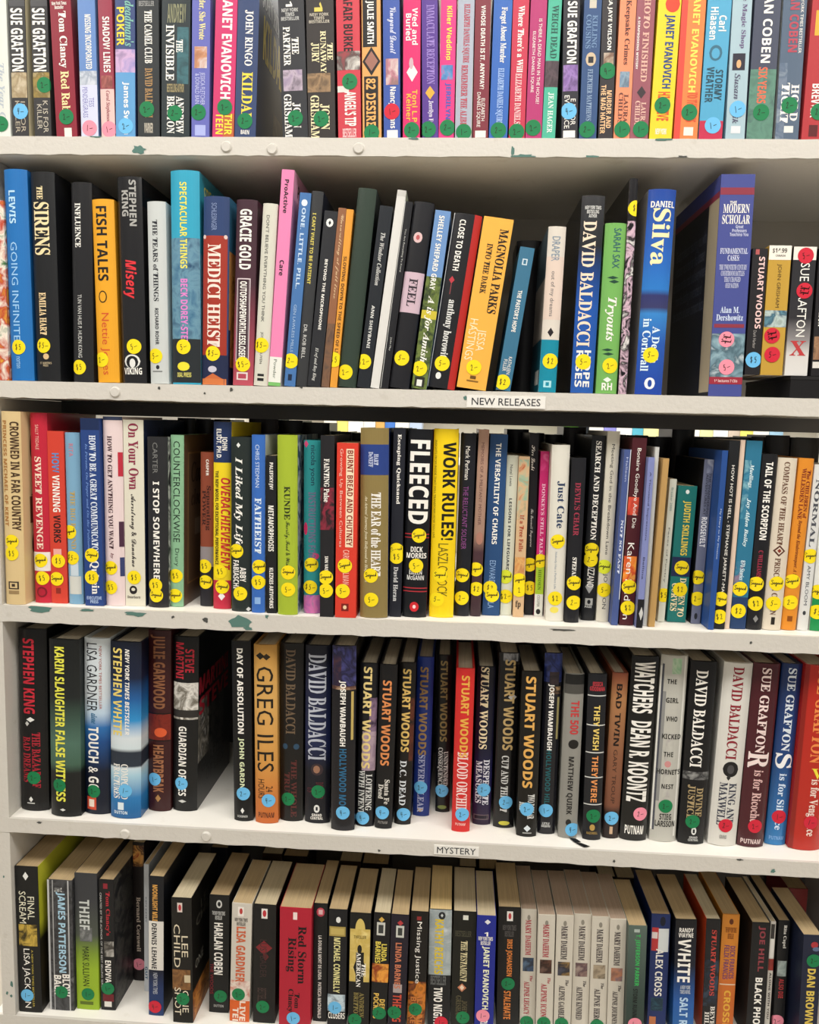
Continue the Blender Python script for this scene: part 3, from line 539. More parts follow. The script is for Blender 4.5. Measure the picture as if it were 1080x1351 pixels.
 (2, 'p', -225.87, 4, 1541.05, 15.08, 254.3, 3.49, '#e684b0', 'tall leaning pink paperback with black title', [('ProActive', 243, 204.3, 0.3, 0.65, '#2a1c24', 'B'), ('Care', 149.7, 131.5, 0.3, 0.65, '#2a1c24', 'B'), ('Powder', 31.9, 9, 0.35, 0.6, '#4a5a48', 'S')], [(3.9, 34.9, 0, 1, '#e4e4dc'), (0, 4.4, 0, 1, '#78b868')], [], {'front': '#d89ab8', 'front_art': [(0.15, 0.9, 0.9, 0.96, '#2a1c24', 'ProActive Care', 'B'), (0.35, 0.8, 0.34, 0.46, '#1e1a1c'), (0.3, 0.75, 0.62, 0.8, '#c07898'), (0, 1, 0, 0.13, '#d8d4cc')]}),
 (2, 'p', -206.87, 4, 1541.05, 13.47, 228.2, 4.43, '#4672aa', 'slim medium blue paperback with spaced pale title', [('ONE. LITTLE. PILL.', 210.8, 116.3, 0.3, 0.65, '#c4d8ec', 'B'), ('GEN LAWLESS MILLS', 97.6, 41.1, 0.3, 0.55, '#a8c0dc', 'S')], [(212.7, 220.5, 0.2, 0.75, 'o:#dce4ec'), (6.9, 14.5, 0.3, 0.65, '#1c2a44')], [(-1, 30.4, 'y', '2-')]),
 (2, 'h', -192.59, 4, 1541.05, 13.96, 230.2, 4.41, '#38393b', 'dark grey hardcover with yellow title at its head', [("I CAN'T WAIT TO BE PATIENT", 204.9, 122.2, 0.25, 0.55, '#d8c860', 'B'), ('DR. ROB BELL', 74.1, 33.8, 0.3, 0.6, '#d8d8d4', 'S')], [], [], {'front': '#1d2230'}),
 (2, 'p', -177.1, 4, 1541.05, 15.86, 207.6, 5.2, '#28292d', 'black paperback with white round emblem and spaced white title', [('BEYOND THE MICROPHONE', 151.5, 68.2, 0.4, 0.62, '#f0ece4', 'B'), ('El ref and Ray King', 46.8, 7, 0.3, 0.6, '#c8c8c4', 'I')], [(189, 198.7, 0.2, 0.75, 'o:#e4e4e0'), (190.9, 196.7, 0.38, 0.58, 'd:#28292d')], []),
 (2, 'p', -163.17, 4, 1541.05, 9.3, 211.4, 4.94, '#8e5f42', 'narrow brown paperback with cream script', [('Unravelling at full time', 204.1, 105.9, 0.3, 0.8, '#d8b890', 'C')], [(0, 76, 0, 1, 'n:#5a4a40,#7a5a44,#483c38')], []),
 (2, 'p', -153.06, 4, 1541.05, 8.39, 209.8, 4.69, '#df9838', 'narrow orange paperback with dark capitals', [('SLOWING DOWN TO THE SPEED OF LIFE', 155.3, 34.6, 0.25, 0.7, '#5a3818', 'B')], [], [(-2.4, 33.1, 'y', '$5')]),
 (2, 'h', -136.73, 4, 1541.05, 22.06, 233.8, 5.19, '#334037', 'tall plain dark green hardcover', [], [], [(-3.5, 17.7, 'y', '2-')], {'front': '#232a2c'}),
 (2, 'p', -116.4, 4, 1541.05, 15.32, 214.2, 6.39, '#1f2329', 'black paperback with white script and spaced author name', [('The Windsor Collection', 183.2, 121.8, 0.35, 0.7, '#c8c8c4', 'I'), ('ANN SHEYBANI', 98.2, 47.4, 0.35, 0.6, '#d8d8d4', 'B')], [], [(-3.3, 30.8, 'y', '$2-')]),
 (2, 'p', -102.33, 4, 1541.05, 10.56, 232.9, 6.83, '#d6d4cf', 'tall leaning white paperback with blank spine', [], [(225.9, 232.9, 0, 1, '#c4c2bc')], [], {'front': '#a8b0a0'}),
 (2, 'p', -90.77, 4, 1541.05, 9.28, 219.8, 6.5, '#1c1c20', 'slim black paperback edged in white with tiny lettering', [('You Are Everything To Know', 188.4, 138.2, 0.4, 0.65, '#c8c8c4', 'S'), ('Jacko May', 61.2, 45.4, 0.4, 0.65, '#c8c8c4', 'S')], [(0, 219.8, 0, 0.06, '#d0d0cc')], []),
 (2, 'h', -73.05, 4, 1541.05, 23.87, 218.8, 6.59, '#212125', 'black hardcover with pale pink label and small flower', [('FEEL', 129.9, 97.2, 0.3, 0.72, '#3a3038', 'R')], [(89.8, 137.3, 0, 1, '#ccb2be'), (171.5, 183.7, 0.2, 0.65, 'o:#d8b8b8'), (174.7, 180.6, 0.33, 0.52, 'o:#b85a5c')], [(-1.4, 35.7, 'y', '5-')]),
 (2, 'p', -48.79, 4, 1541.05, 18.23, 209.3, 6.41, '#6a8fc0', 'blue and green meadow paperback with white lettering', [('SHELLEY SHEPARD GRAY', 203.3, 117.3, 0.3, 0.65, '#f0ece4', 'B'), ('A is for Amish', 110.4, 31.8, 0.2, 0.75, '#f0ece4', 'I')], [(0, 132.6, 0, 1, 'n:#46562f,#6c7c3c,#2c3a24,#8a9a4a'), (83.2, 93.1, 0, 1, '#c8b83a'), (2.2, 14.1, 0.15, 0.8, '#2a2a24'), (3.2, 10.8, 0.3, 0.65, '#e4e4dc')], [(-2.3, 23.9, 'y', '2-')]),
 (2, 'h', -22.33, 4, 1541.05, 33.24, 205.3, 7.47, '#202023', 'black hardcover with white title and tiny red arrow', [('CLOSE TO DEATH', 197.9, 138.9, 0.24, 0.46, '#f0ece4', 'B'), ('anthony horowitz', 104.9, 32.4, 0.22, 0.56, '#dcdcd8', 'R')], [(0, 205.3, 0.74, 1, '#b42d2a'), (123.4, 132.3, 0.18, 0.38, 'd:#b83a44'), (111.1, 123.4, 0.27, 0.3, '#8a4448'), (0, 205.3, 0, 0.025, '#d8d8d4'), (10.4, 18.5, 0.24, 0.44, 'o:#e4e4e0')], [(-3, 29.4, 'y', '5-')], {'front': '#b42d2a'}),
 (2, 'p', 14.18, 4, 1541.05, 35.1, 200.8, 7.47, '#edae48', 'thick amber paperback with two line black title', [('MAGNOLIA PARKS', 188.6, 90.6, 0.6, 0.9, '#2a2018', 'R'), ('INTO THE DARK', 170.4, 112.2, 0.25, 0.45, '#3a2c1c', 'R'), ('JESSA\nHASTINGS', 81.9, 33.2, 0.1, 0.7, '#f8e4b8', 'S')], [(11.7, 15.5, 0.4, 0.6, '#6a4a1c'), (8.2, 10.2, 0.3, 0.7, '#8a6428')], [(-0.9, 25.5, 'y', '2-')], {'front': '#1b2822', 'front_art': [(0.1, 0.9, 0.75, 0.92, '#d8b060', 'MAGNOLIA', 'R'), (0, 1, 0, 0.4, '#1c4a34')]}),
 (2, 'p', 52.57, 4, 1541.05, 16.96, 168.5, 7.65, '#396e8b', 'short teal blue paperback with small white title', [("THE PASTOR'S HOPE", 118.5, 69.7, 0.35, 0.65, '#f0ece4', 'B'), ('KATHLEEN\nFULLER', 40.3, 19.6, 0.2, 0.75, '#f0ece4', 'S')], [(147.9, 155.2, 0.3, 0.65, '#c8d8e0'), (149.1, 154, 0.38, 0.57, '#396e8b')], [(-2.2, 9.7, 'y', '$2')], {'front': '#1c2630'}),
 (2, 'h', 105.05, 4, 1541.05, 20.5, 192.3, 1.18, '#d8d0c4', 'cream and teal hardcover with small bird silhouette', [('DRAPER', 180.7, 152.6, 0.25, 0.7, '#7a8ea0', 'S'), ('out of my dreams', 141, 88.8, 0.25, 0.55, '#6a6668', 'S')], [(85.1, 157.9, 0, 1, '#dcc8ba'), (0, 61.8, 0, 1, '#17879f'), (65, 75.8, 0.3, 0.65, 'd:#2a2428'), (5.6, 13.5, 0.25, 0.7, '#a8dce4'), (7.5, 11.8, 0.38, 0.57, '#17879f')], [(1.3, 36.7, 'y', '$2')], {'back': '#c8bcae', 'back_art': [(0, 1, 0, 0.33, '#0f5a6c'), (0, 1, 0.7, 1, '#4a5a62'), (0.1, 0.45, 0.05, 0.14, '#e0e0dc')]}),
 (2, 'h', 146.31, 4, 1541.05, 26.61, 227.7, 0.78, 'g:#2a5aa8:0,#2455a8:.45,#20407c:.62,#2a2c30:.75,#3a3a3c:1', 'tall glossy hardcover fading from black to blue with cream name', [('DAVID BALDACCI', 198.9, 54.4, 0.12, 0.7, '#ecd8c0', 'R'), ('HOPE\nRISES', 50.2, 7, 0.15, 0.8, '#f0ece4', 'B'), ('NEW YORK TIMES\nBESTSELLING\nAUTHOR', 216, 202.5, 0.15, 0.85, '#d8d8d4', 'h')], [], [(-0.7, 36.7, 'y', '5-')], {'back': '#121419', 'gloss': 1}),
 (2, 'h', 175.15, 4, 1541.05, 24.6, 196.9, 0.49, '#74ae5b', 'leaf green hardcover with white brush title', [('SARAH SAX', 190.9, 145.3, 0.4, 0.75, '#2a5a68', 'S'), ('Tryouts', 112.3, 61.4, 0.2, 0.72, '#f0ece4', 'I'), ('RH', 12.6, 3.9, 0.25, 0.75, '#f0ece4', 'h')], [(132.8, 136.6, 0.2, 0.75, 'd:#244838'), (128, 132.3, 0.3, 0.8, 'd:#244838'), (49.6, 53, 0.15, 0.7, 'd:#244838'), (44.7, 48.3, 0.2, 0.75, 'd:#244838'), (13.1, 19.5, 0.3, 0.7, 'd:#e8f0e4')], [(2.4, 32.9, 'y', '2-')]),
 (2, 'h', 194.02, 4, 1541.05, 9.47, 246.8, 0.06, 'n:#1d1a1f,#1d1a1f,#d8b8c8,#1d1a1f,#e0dcd8,#241e24', 'tall black hardcover marbled with pink and white veins', [], [(199.3, 246.8, 0, 1, '#1a191d')], [(4, 213.5, 'y', '$5')], {'back': '#16171c', 'gloss': 1}),
 (2, 'h', 224.92, 4, 1541.05, 31.51, 235.3, 0.78, 'g:#2344a0:0,#2a58b0:.25,#3a84c8:.4,#3a3c66:.43,#34386a:.49,#2f78c4:.52,#2c62b8:.7,#27489a:1', 'blue seascape hardcover with large cream author name', [('DANIEL', 221.8, 214.8, 0.1, 0.95, '#f0ece4', 'h'), ('Silva', 213.8, 149.3, 0.2, 0.85, '#f0e4b0', 'R'), ('A Death\nin Cornwall', 88.3, 27.2, 0.12, 0.75, '#d8ecf4', 'R')], [(6.2, 19.8, 0.3, 0.7, 'o:#e8ecf0'), (8.7, 17.3, 0.42, 0.58, 'o:#27489a')], [(-0.8, 46.1, 'y', '5-')], {'back': '#8a8c88', 'gloss': 1}),
 (2, 'x', 313.18, 4, 1541.05, 38.2, 252.2, -0.34, '#454d8e', 'big blue audiobook case with white capitals and pink dots', [('THE', 222.5, 218.8, 0.3, 0.5, '#f0ece4', 'h'), ('MODERN\nSCHOLAR', 219.2, 196.9, 0.1, 0.92, '#f0ece4', 'hr'), ('Great\nProfessors\nTeaching You', 195.8, 182.1, 0.35, 0.9, '#c8cce4', 'h'), ('FUNDAMENTAL\nCASES:', 169.8, 155.6, 0.1, 0.92, '#d8dcec', 'hr'), ('THE TWENTIETH CENTURY\nCOURTROOM BATTLES\nTHAT CHANGED\nOUR NATION', 151.3, 124.6, 0.1, 0.92, '#c8cce0', 'hr'), ('Alan M.\nDershowitz', 103.5, 87.4, 0.1, 0.9, '#d0dcf0', 'hr'), ('14 lectures 7 CDs', 19.7, 16.3, 0.15, 0.85, '#e8c8c8', 'h')], [(229.5, 237.4, 0, 1, '#8a3444'), (79.4, 83.7, 0.05, 0.95, '#8a3444'), (21.7, 72.6, 0.0, 1, 'n:#a8c0c8,#7a98a4,#4a6470,#c8d4d8'), (14, 22.4, 0, 1, '#9a2c3c')], [(-2.1, 66, 'p', 'com plete'), (-0.1, 33.9, 'p', '5-')], {'back': '#1d1e22', 'back_art': [(0, 0.2, 0.02, 0.96, '#b8a888'), (0.2, 0.95, 0.4, 0.8, '#5a5c64', 'Great professors teaching you with\nlectures recorded for the listener\nat home on the road and everywhere\nfrom the leading universities of\nthe country on seven compact discs', 'S'), (0, 1, 0.93, 1, '#454d8e'), (0, 1, 0.9, 0.93, '#8a3444')]}),
 (2, 'x', 343.57, 6, 1567.05, 16.95, 144.5, -0.2, '#1f1d20', 'small black audiobook box with pinkish white name', [('STUART WOODS', 135.1, 53.2, 0.45, 0.85, '#f0c8c4', 'B'), ('Dark Harbor', 51.2, 30.6, 0.4, 0.6, '#a8a4a0', 'S')], [(137.5, 143.4, 0.2, 0.45, '#b05858')], [(0.4, 17.2, 'b', '$5')]),
 (2, 'x', 365.66, 6, 1567.05, 25.12, 148, 0.02, '#bd963a', 'gold audiobook box with white price panel', [('$14.99', 144.9, 139, 0.15, 0.8, '#241c18', 'h'), ('JOHN GRISHAM', 127.1, 77.7, 0.4, 0.62, '#5a4420', 'S'), ('CANADA', 137.8, 135.4, 0.3, 0.75, '#6a625a', 'h')], [(131.8, 148, 0, 1, '#ece6da'), (55.3, 74.5, 0, 1, 'n:#6a98a4,#3a5c70,#b8c8c4,#5a6a5c')], [(-2.3, 45.5, 'r', 'comp lete'), (-0.7, 23.7, 'r', '5-')]),
 (2, 'x', 393.84, 6, 1567.05, 25.75, 146.9, -0.07, 'g:#d8d6d2:0,#d0ccc8:.16,#8a8686:.28,#2c2a2e:.45,#242428:1', 'black and white audiobook box with red cross letter', [('SUE GRAFTON', 128.6, 44.9, 0.35, 0.75, '#f0ece4', 'S'), ('X', 40, 23.1, 0.15, 0.85, '#b83a3c', 'hr')], [(132, 146.9, 0, 1, '#e8e2d8')], [(0.9, 136.9, 'r', '5-'), (2.3, 97.3, 'r', 'comp lete')]),
 (2, 'x', 421.63, 6, 1567.05, 21.1, 145.4, -0.69, '#1d1b1e', 'dark audiobook box at the very end', [('HARRISON', 88.6, 57.4, 0.2, 0.5, '#f0ece4', 'B')], [(18.8, 45.4, 0.05, 0.9, 'n:#6a4a3a,#a07a5c,#2a201c'), (9, 16.3, 0.05, 0.9, '#d8d4cc')], []),
 (3, 'h', -561.06, 2, 1256.37, 25.15, 246.4, 0.22, '#d6bc8a', 'tan hardcover with tall brown title and black script cover', [('CROWNED IN A FAR COUNTRY', 233.6, 96.1, 0.5, 0.92, '#4a3420', 'H'), ('PRINCESS MICHAEL OF KENT', 234.9, 101.5, 0.1, 0.32, '#a8743c', 'H')], [(19.9, 30, 0.2, 0.75, '#3c3028'), (21.5, 28.4, 0.28, 0.67, '#d6bc8a'), (23.2, 27, 0.38, 0.56, '#3c3028'), (13.6, 18.2, 0.2, 0.75, '#9a8058')], [(-1.5, 81.7, 'y', 'sgn'), (-1.9, 66.3, 'y', '$5')], {'front': '#d8c090', 'front_art': [(0.12, 0.95, 0.74, 0.94, '#3a2c20', 'Crowned', 'I'), (0.12, 0.95, 0.5, 0.6, '#3a2c20', 'in a far', 'I'), (0.12, 0.95, 0.2, 0.4, '#3a2c20', 'Country', 'I'), (0.1, 0.5, 0.42, 0.56, '#6a3a28'), (0.14, 0.46, 0.44, 0.54, '#c8a080')]}),
 (3, 'h', -531.98, 16.9, 1256.37, 21.96, 245.5, -0.07, '#bc263a', 'crimson hardcover with widely spaced cream title', [('SWEET REVENGE', 189.8, 70.4, 0.25, 0.65, '#f0d8c4', 'R'), ('SALLY TISDALE', 230.4, 198.9, 0.35, 0.55, '#e8b8a8', 'S')], [(42, 66.8, 0, 1, '#e8e0d8'), (7.3, 21.2, 0.15, 0.8, 'o:#7a1824'), (9.5, 19, 0.25, 0.7, 'o:#a82034')], [(-1.2, 55.8, 'y', 'sgn'), (0.4, 32.8, 'y', '$5')], {'depth': 140}),
 (3, 'p', -509.77, 18.2, 1256.37, 21.37, 222.9, -0.11, '#cc4131', 'orange red paperback with blue white and black title words', [('HOW', 194.9, 170.2, 0.25, 0.7, '#5a8ac0', 'B'), ('WINNING', 166.7, 119.4, 0.25, 0.7, '#f0ece4', 'B'), ('WORKS', 115.3, 79.7, 0.25, 0.7, '#241818', 'B')], [(63.2, 71.5, 0.2, 0.7, '#e8a8a0'), (12.8, 20.3, 0.3, 0.6, '#8a2a20')], [(-0.2, 55.8, 'y', '$5'), (-2.8, 32.2, 'y', 'sgn')]),
 (3, 'h', -487.85, 17, 1256.37, 19.11, 221.7, -0.18, '#7aa5c2', 'sky blue plastic wrapped hardcover with taped white tag', [('RITA', 207.5, 191, 0.3, 0.6, '#c87a88', 'S'), ('THE BIG ROUND', 147.2, 72.4, 0.3, 0.65, '#b8a060', 'R')], [(13.1, 36.6, 0.1, 0.9, '#d0d0c8'), (37.2, 55.9, 0.2, 0.75, '#c8d4dc')], [(-5.6, 94.2, 'y', 'sgn'), (-3.1, 60.8, 'y', '$5-')], {'gloss': 1}),
 (3, 'p', -460.44, 12, 1256.37, 24.2, 240.2, -0.45, '#27427e', 'blue paperback with white capitals and large serif author', [('HOW TO BE A GREAT COMMUNICATOR', 218.9, 66, 0.45, 0.8, '#dce4f0', 'R'), ('In Person, On Paper and On the Podium', 208.4, 74.2, 0.2, 0.36, '#6a8ac8', 'I'), ('Qubein', 59.1, 15.2, 0.3, 0.8, '#f0ece4', 'R'), ('EXECUTIVE\nPRESS', 12.4, 3.3, 0.1, 0.9, '#b0c4e4', 'h')], [(225.5, 240.2, 0, 1, '#1a2a50')], [(-1.6, 65.9, 'y', 'sgn'), (-2.4, 37.2, 'y', '$5')]),
 (3, 'h', -435.41, 16.2, 1256.37, 25.07, 243, -0.09, '#e2cdcc', 'pale pink hardcover with dark title and red and navy edge', [('HOW TO GET ANYTHING YOU WANT', 218.7, 74.4, 0.25, 0.5, '#4a3038', 'R'), ('by', 68.9, 62.1, 0.3, 0.5, '#7a5058', 'I')], [(238.5, 243, 0, 1, '#39415c'), (167.6, 198.3, 0.78, 1, '#b83040'), (77.1, 109.7, 0.78, 1, '#4a2c40'), (38.7, 63.4, 0.8, 1, '#38406a')], [(-4.6, 49.6, 'y', 'sgn'), (-5.1, 24.2, 'y', '$5')], {'depth': 140}),
 (3, 'p', -409.33, 19.4, 1256.37, 25.95, 239.7, -0.01, '#d8d3c1', 'ivory paperback with maroon serif title and black script', [('On Your Own', 235.2, 151.3, 0.25, 0.75, '#8a3048', 'R'), ('Armstrong & Donahue', 145.4, 51.4, 0.25, 0.6, '#2c2428', 'C'), ('Dearborn', 13.6, 10, 0.1, 0.75, '#5a5450', 'h')], [(15.5, 26.6, 0.2, 0.6, 'o:#241e20'), (19.7, 23.9, 0.3, 0.5, 'o:#d8d3c1')], [(-1.3, 37.6, 'y', '$5')], {'front': '#1f2a48', 'front_art': [(0.3, 0.9, 0.86, 0.96, '#10141f', 'On Your Own', 'C')]}),
 (3, 'h', -378.74, 16.2, 1256.37, 26.06, 219.1, 0.15, '#29292b', 'charcoal hardcover with heavy white sans title', [('CARTER', 211.8, 172.8, 0.3, 0.55, '#7a7a78', 'S'), ('I STOP SOMEWHERE', 162.6, 36.7, 0.3, 0.62, '#f0ece4', 'B')], [], [(-3, 29.1, 'y', '$5'), (-2, 15.9, 'y', 'sgn')], {'front': 'n:#1c1c1e,#3a3a3c,#d0d0cc,#1c1c1e'}),
 (3, 'h', -356.82, 23.4, 1256.37, 16.98, 221.8, 0.53, '#86b28e', 'sage green hardcover with tall black title', [('COUNTERCLOCKWISE', 214.1, 84.7, 0.25, 0.75, '#1f2c24', 'S'), ('Drury', 76.5, 53.4, 0.3, 0.7, '#2a3a30', 'S')], [], [(-1.3, 40.7, 'y', '$5'), (-1.8, 14.7, 'y', 'sgn')], {'front': '#5a4432', 'front_art': [(0.1, 0.9, 0.12, 0.9, '#8a6a40'), (0.12, 0.88, 0.13, 0.89, '#5f4a36'), (0.2, 0.85, 0.72, 0.84, '#2c2018', 'Counter', 'I'), (0.2, 0.85, 0.58, 0.68, '#2c2018', 'clockwise', 'I'), (0.3, 0.6, 0.4, 0.5, '#8a7a68')]}),
 (3, 'h', -320.65, 33.1, 1256.37, 17.34, 200.7, 0.44, '#86432f', 'rust brown hardcover with black foot and small title', [('CASPER', 191.5, 170.7, 0.45, 0.65, '#f0ece4', 'B'), ('Separating\nPOWER', 157.7, 99.9, 0.15, 0.8, '#3a1a14', 'R')], [(52.2, 78.4, 0, 1, '#8a8284'), (0, 52.2, 0, 1, '#26242a')], [(-2.7, 52.9, 'y', '$5'), (-1.2, 32.1, 'y', 'sgn')]),
 (3, 'h', -296.93, 21.6, 1256.37, 22.9, 239.9, 0.24, '#e8cd24', 'yellow hardcover with navy head and red slanted title', [('JOHN\nELIOT, PH.D.', 230.9, 193.4, 0.15, 0.8, '#f0ece4', 'B'), ('OVERACHIEVEMENT', 169.4, 51, 0.45, 0.95, '#c0302c', 'i'), ('THE NEW MODEL FOR EXCEPTIONAL PERFORMANCE', 178, 57.8, 0.12, 0.32, '#2a2410', 'B')], [(188.6, 239.9, 0, 1, '#24345a'), (0, 37.3, 0, 1, '#bc2c42'), (11.1, 22.1, 0.3, 0.7, 'd:#e8e0e0')], [(-2.2, 48.7, 'y', '$5'), (0.6, 29, 'y', 'sgn')]),
 (3, 'h', -268.89, 12.3, 1256.37, 25.62, 221.7, -0.25, '#252d2b', 'dark hardcover with white handwritten title', [('I Liked My Life', 196.4, 83.4, 0.15, 0.6, '#f0ece4', 'I'), ('ABBY\nFABIASCHI', 65.9, 29.2, 0.1, 0.75, '#f0ece4', 'B')], [(208.2, 214.7, 0.3, 0.5, 'd:#e0e0dc'), (0, 6, 0.75, 0.98, 'd:#d0d0cc')], [(-5.7, 77.8, 'y', 'sgn'), (-1, 23.2, 'y', '5-')]),
 (3, 'h', -246.31, 9.2, 1256.37, 16.8, 225, -0.14, '#3868b6', 'cobalt hardcover with mixed case white title', [('CHRIS STEDMAN', 212.8, 159.6, 0.3, 0.6, '#c8d8f0', 'S'), ('FAITHEIST', 146.4, 76.1, 0.25, 0.75, '#dce8f4', 'R')], [(11.2, 19.9, 0.25, 0.7, '#8ab0e0')], [(1.3, 59.2, 'y', 'sgn'), (0.2, 39.4, 'y', '$5')], {'front': '#c8ccd0'}),
 (3, 'p', -228.98, 9.7, 1256.37, 12.72, 199.7, -0.42, '#1a1b1d', 'slim black paperback with blocky white words', [('PALEFSKY/JW', 191, 157.4, 0.25, 0.7, '#f0ece4', 'B'), ('METAMORPHOSIS', 137.1, 79.3, 0.2, 0.75, '#f0ece4', 'B'), ('KLEZKES ARTWORKS', 58.3, 6.3, 0.3, 0.7, '#f0ece4', 'B')], [], []),
 (3, 'h', -207.52, 4.3, 1256.37, 24.96, 225.7, -0.55, '#a2b634', 'lime green hardcover with dark serif title', [('KUNDE', 162.4, 120.6, 0.35, 0.65, '#2c3418', 'R'), ('Family, Food & Wine', 118.5, 60.1, 0.35, 0.65, '#3a4420', 'C')], [], [(1.1, 54.2, 'y', 'sgn'), (1, 32.4, 'y', '5-')], {'front': 'n:#2a3a44,#c8d0d0,#3a5a78,#1c2428'}),
 (3, 'h', -179.02, 16.8, 1256.37, 20.85, 219.8, -0.5, '#2a888a', 'teal hardcover dotted with pink flowers', [('nicola yoon', 213.5, 163.6, 0.35, 0.75, '#16344a', 'S'), ('INSTRUCTIONS FOR', 155.1, 71, 0.3, 0.75, '#6a6a88', 'B')], [(210.4, 219.8, 0, 0.3, 'd:#d04878'), (100.5, 116.6, 0, 0.25, 'o:#c83060'), (69.6, 77.7, 0.5, 0.95, 'o:#c84a78'), (0, 23.5, 0, 1, 'n:#8a5aa0,#d070a8,#2a888a')], [(-0.5, 62.8, 'y', 'sgn'), (-1.8, 33.8, 'y', '$5-')]),
 (3, 'p', -157.17, 2, 1256.37, 17.04, 226.6, -0.44, '#201f22', 'black paperback with red streaked middle and white title', [('FAINTING Pulse', 198, 144.5, 0.25, 0.65, '#f0ece4', 'R'), ('IAN VASQUEZ', 76.9, 46.3, 0.3, 0.6, '#f0ece4', 'B')], [(109.9, 162.3, 0, 1, 'n:#5a1c28,#201f22,#8a2a3c,#201f22')], [(-1.1, 50.3, 'y', 'sgn'), (-1, 33.4, 'y', '5-')]),
 (3, 'p', -133.49, 2, 1256.37, 26.02, 218.1, -0.15, '#d33c2c', 'scarlet paperback with cream title panel', [('BURNT BREAD AND CHUTNEY', 209, 91, 0.5, 0.78, '#8a2a20', 'B'), ('Growing Up Between Cultures', 210.8, 89.1, 0.12, 0.3, '#f0c0b0', 'S'), ('CARMIT DELMAN', 85.7, 41.8, 0.35, 0.65, '#f0a898', 'B')], [(89.1, 210.8, 0.45, 0.82, '#ecd8b8'), (8.3, 17.7, 0.3, 0.65, '#7a1c18'), (10.5, 15.6, 0.38, 0.56, 'o:#e8c8a0')], [(-1.4, 65.8, 'y', 'sgn'), (-3.7, 33.7, 'y', '5-')]),
 (3, 'h', -98.53, 5.4, 1256.37, 34.74, 237, -0.83, '#897748', 'thick khaki hardcover with blue band and white serif title', [('HART\nDeNEFF', 207.7, 189.1, 0.3, 0.65, '#c8d0e4', 'R'), ('THE EAR of the HEART', 157.7, 53.1, 0.4, 0.75, '#f0ece4', 'R'), ("An Actress' Journey from Hollywood to Holy Vows", 153.3, 45.1, 0.15, 0.28, '#e0d8b8', 'I')], [(179.3, 216.7, 0, 1, '#2b4182')], [(-3.6, 53.6, 'y', 'sgn'), (-2.9, 23.1, 'y', '5-')], {'front': '#2b4182'}),
 (3, 'p', -72.34, 16.2, 1256.37, 14.7, 237.7, 0.13, '#1d1f28', 'black paperback with white serif title beside heavy white capitals', [('Escaping Quicksand', 230.1, 143.4, 0.3, 0.68, '#f0ece4', 'R'), ('David Heran', 64.1, 20.1, 0.3, 0.68, '#d0d0d0', 'R')], [], [(-0.1, 85.5, 'y', 'sgn'), (0.1, 77, 'y', '$5')]),
 (3, 'h', -48.21, 16.8, 1256.37, 30.39, 236.9, 0.59, '#141519', 'thick black hardcover with huge white condensed title', [('FLEECED', 223.5, 119, 0.1, 0.92, '#f0ece4', 'H'), ('DICK\nMORRIS', 90.3, 75.6, 0.1, 0.92, '#f0ece4', 'h'), ('EILEEN\nMcGANN', 60.9, 47.9, 0.15, 0.85, '#d8d8d4', 'h')], [(105.5, 106.8, 0, 1, '#b03038'), (101.2, 102.3, 0, 1, '#b03038'), (36.9, 38.2, 0, 1, '#b03038'), (32.6, 33.9, 0, 1, '#b03038'), (7.3, 19.8, 0.3, 0.68, 'o:#c82830'), (11.2, 16, 0.42, 0.56, 'o:#f0d0d0')], [(2.6, 104.5, 'y', 'sgn'), (0.3, 66.2, 'y', '5-')], {'front': '#8a2428'}),
 (3, 'h', -14.08, 21.2, 1256.37, 30.67, 238.1, -0.01, '#efcd18', 'bright yellow hardcover with massive black title', [('WORK RULES!', 221.7, 99.3, 0.4, 0.92, '#16140c', 'H'), ('INSIGHTS FROM INSIDE THAT WILL TRANSFORM HOW YOU LIVE', 223.8, 101.4, 0.06, 0.14, '#5a4c10', 'S'), ('LASZLO BOCK', 94.8, 26.7, 0.3, 0.72, '#6a5c14', 'S')], [], [(-2.8, 54.4, 'y', 'sgn'), (-5.9, 23.2, 'y', '5-')]),
 (3, 'h', 11.83, 33.2, 1256.37, 18.02, 233.2, 0.61, '#1c1d23', 'black hardcover with white name and purple title', [('Mark Perlman', 216.9, 175, 0.3, 0.6, '#f0ece4', 'S'), ('THE RELUCTANT SOLDIER', 166.7, 86.6, 0.25, 0.6, '#8a4a88', 'S')], [], [(-1.3, 53.1, 'y', 'sgn'), (-0.6, 23.6, 'y', '2-')]),
 (3, 'h', 29.5, 34.9, 1256.37, 12.91, 238.4, 0.75, 'g:#3c2a30:0,#4a3238:.35,#a08070:.45,#b08c78:1', 'beige brown hardcover with faint title', [('MEMOIRS OF A MILITANT MOTHER', 222.1, 117.7, 0.3, 0.6, '#6a4a44', 'S')], [(92.9, 109.1, 0.2, 0.9, 'o:#a87868')], [(-2.1, 61, 'y', 'sgn'), (-0.3, 35.7, 'y', '$2')]),
 (3, 'p', 49.57, 42.7, 1256.37, 21.89, 232.7, 0.6, '#264874', 'denim blue paperback with bold white capitals', [('THE VERSATILITY OF CHAIRS', 221.6, 92.9, 0.35, 0.65, '#f0ece4', 'B'), ('EDWARD CAVALLA', 71.9, 9.4, 0.3, 0.65, '#8aa8d0', 'S')], [], [(-2.6, 36.1, 'y', '$2'), (0.5, 26.6, 'y', 'sgn')]),
 (3, 'p', 68.96, 48.1, 1256.37, 14.09, 206.6, 0.39, '#d6d8c6', 'pale cream paperback with small dark capitals', [('Natal Lewis', 194.8, 167.5, 0.3, 0.55, '#4a4a48', 'S'), ('LESSONS FOR LIFEGUARDS', 151.9, 53.8, 0.35, 0.6, '#2a2c30', 'B')], [], [(-2.4, 50.4, 'l', 'sgn'), (-1.2, 24.7, 'y', '$2-')]),
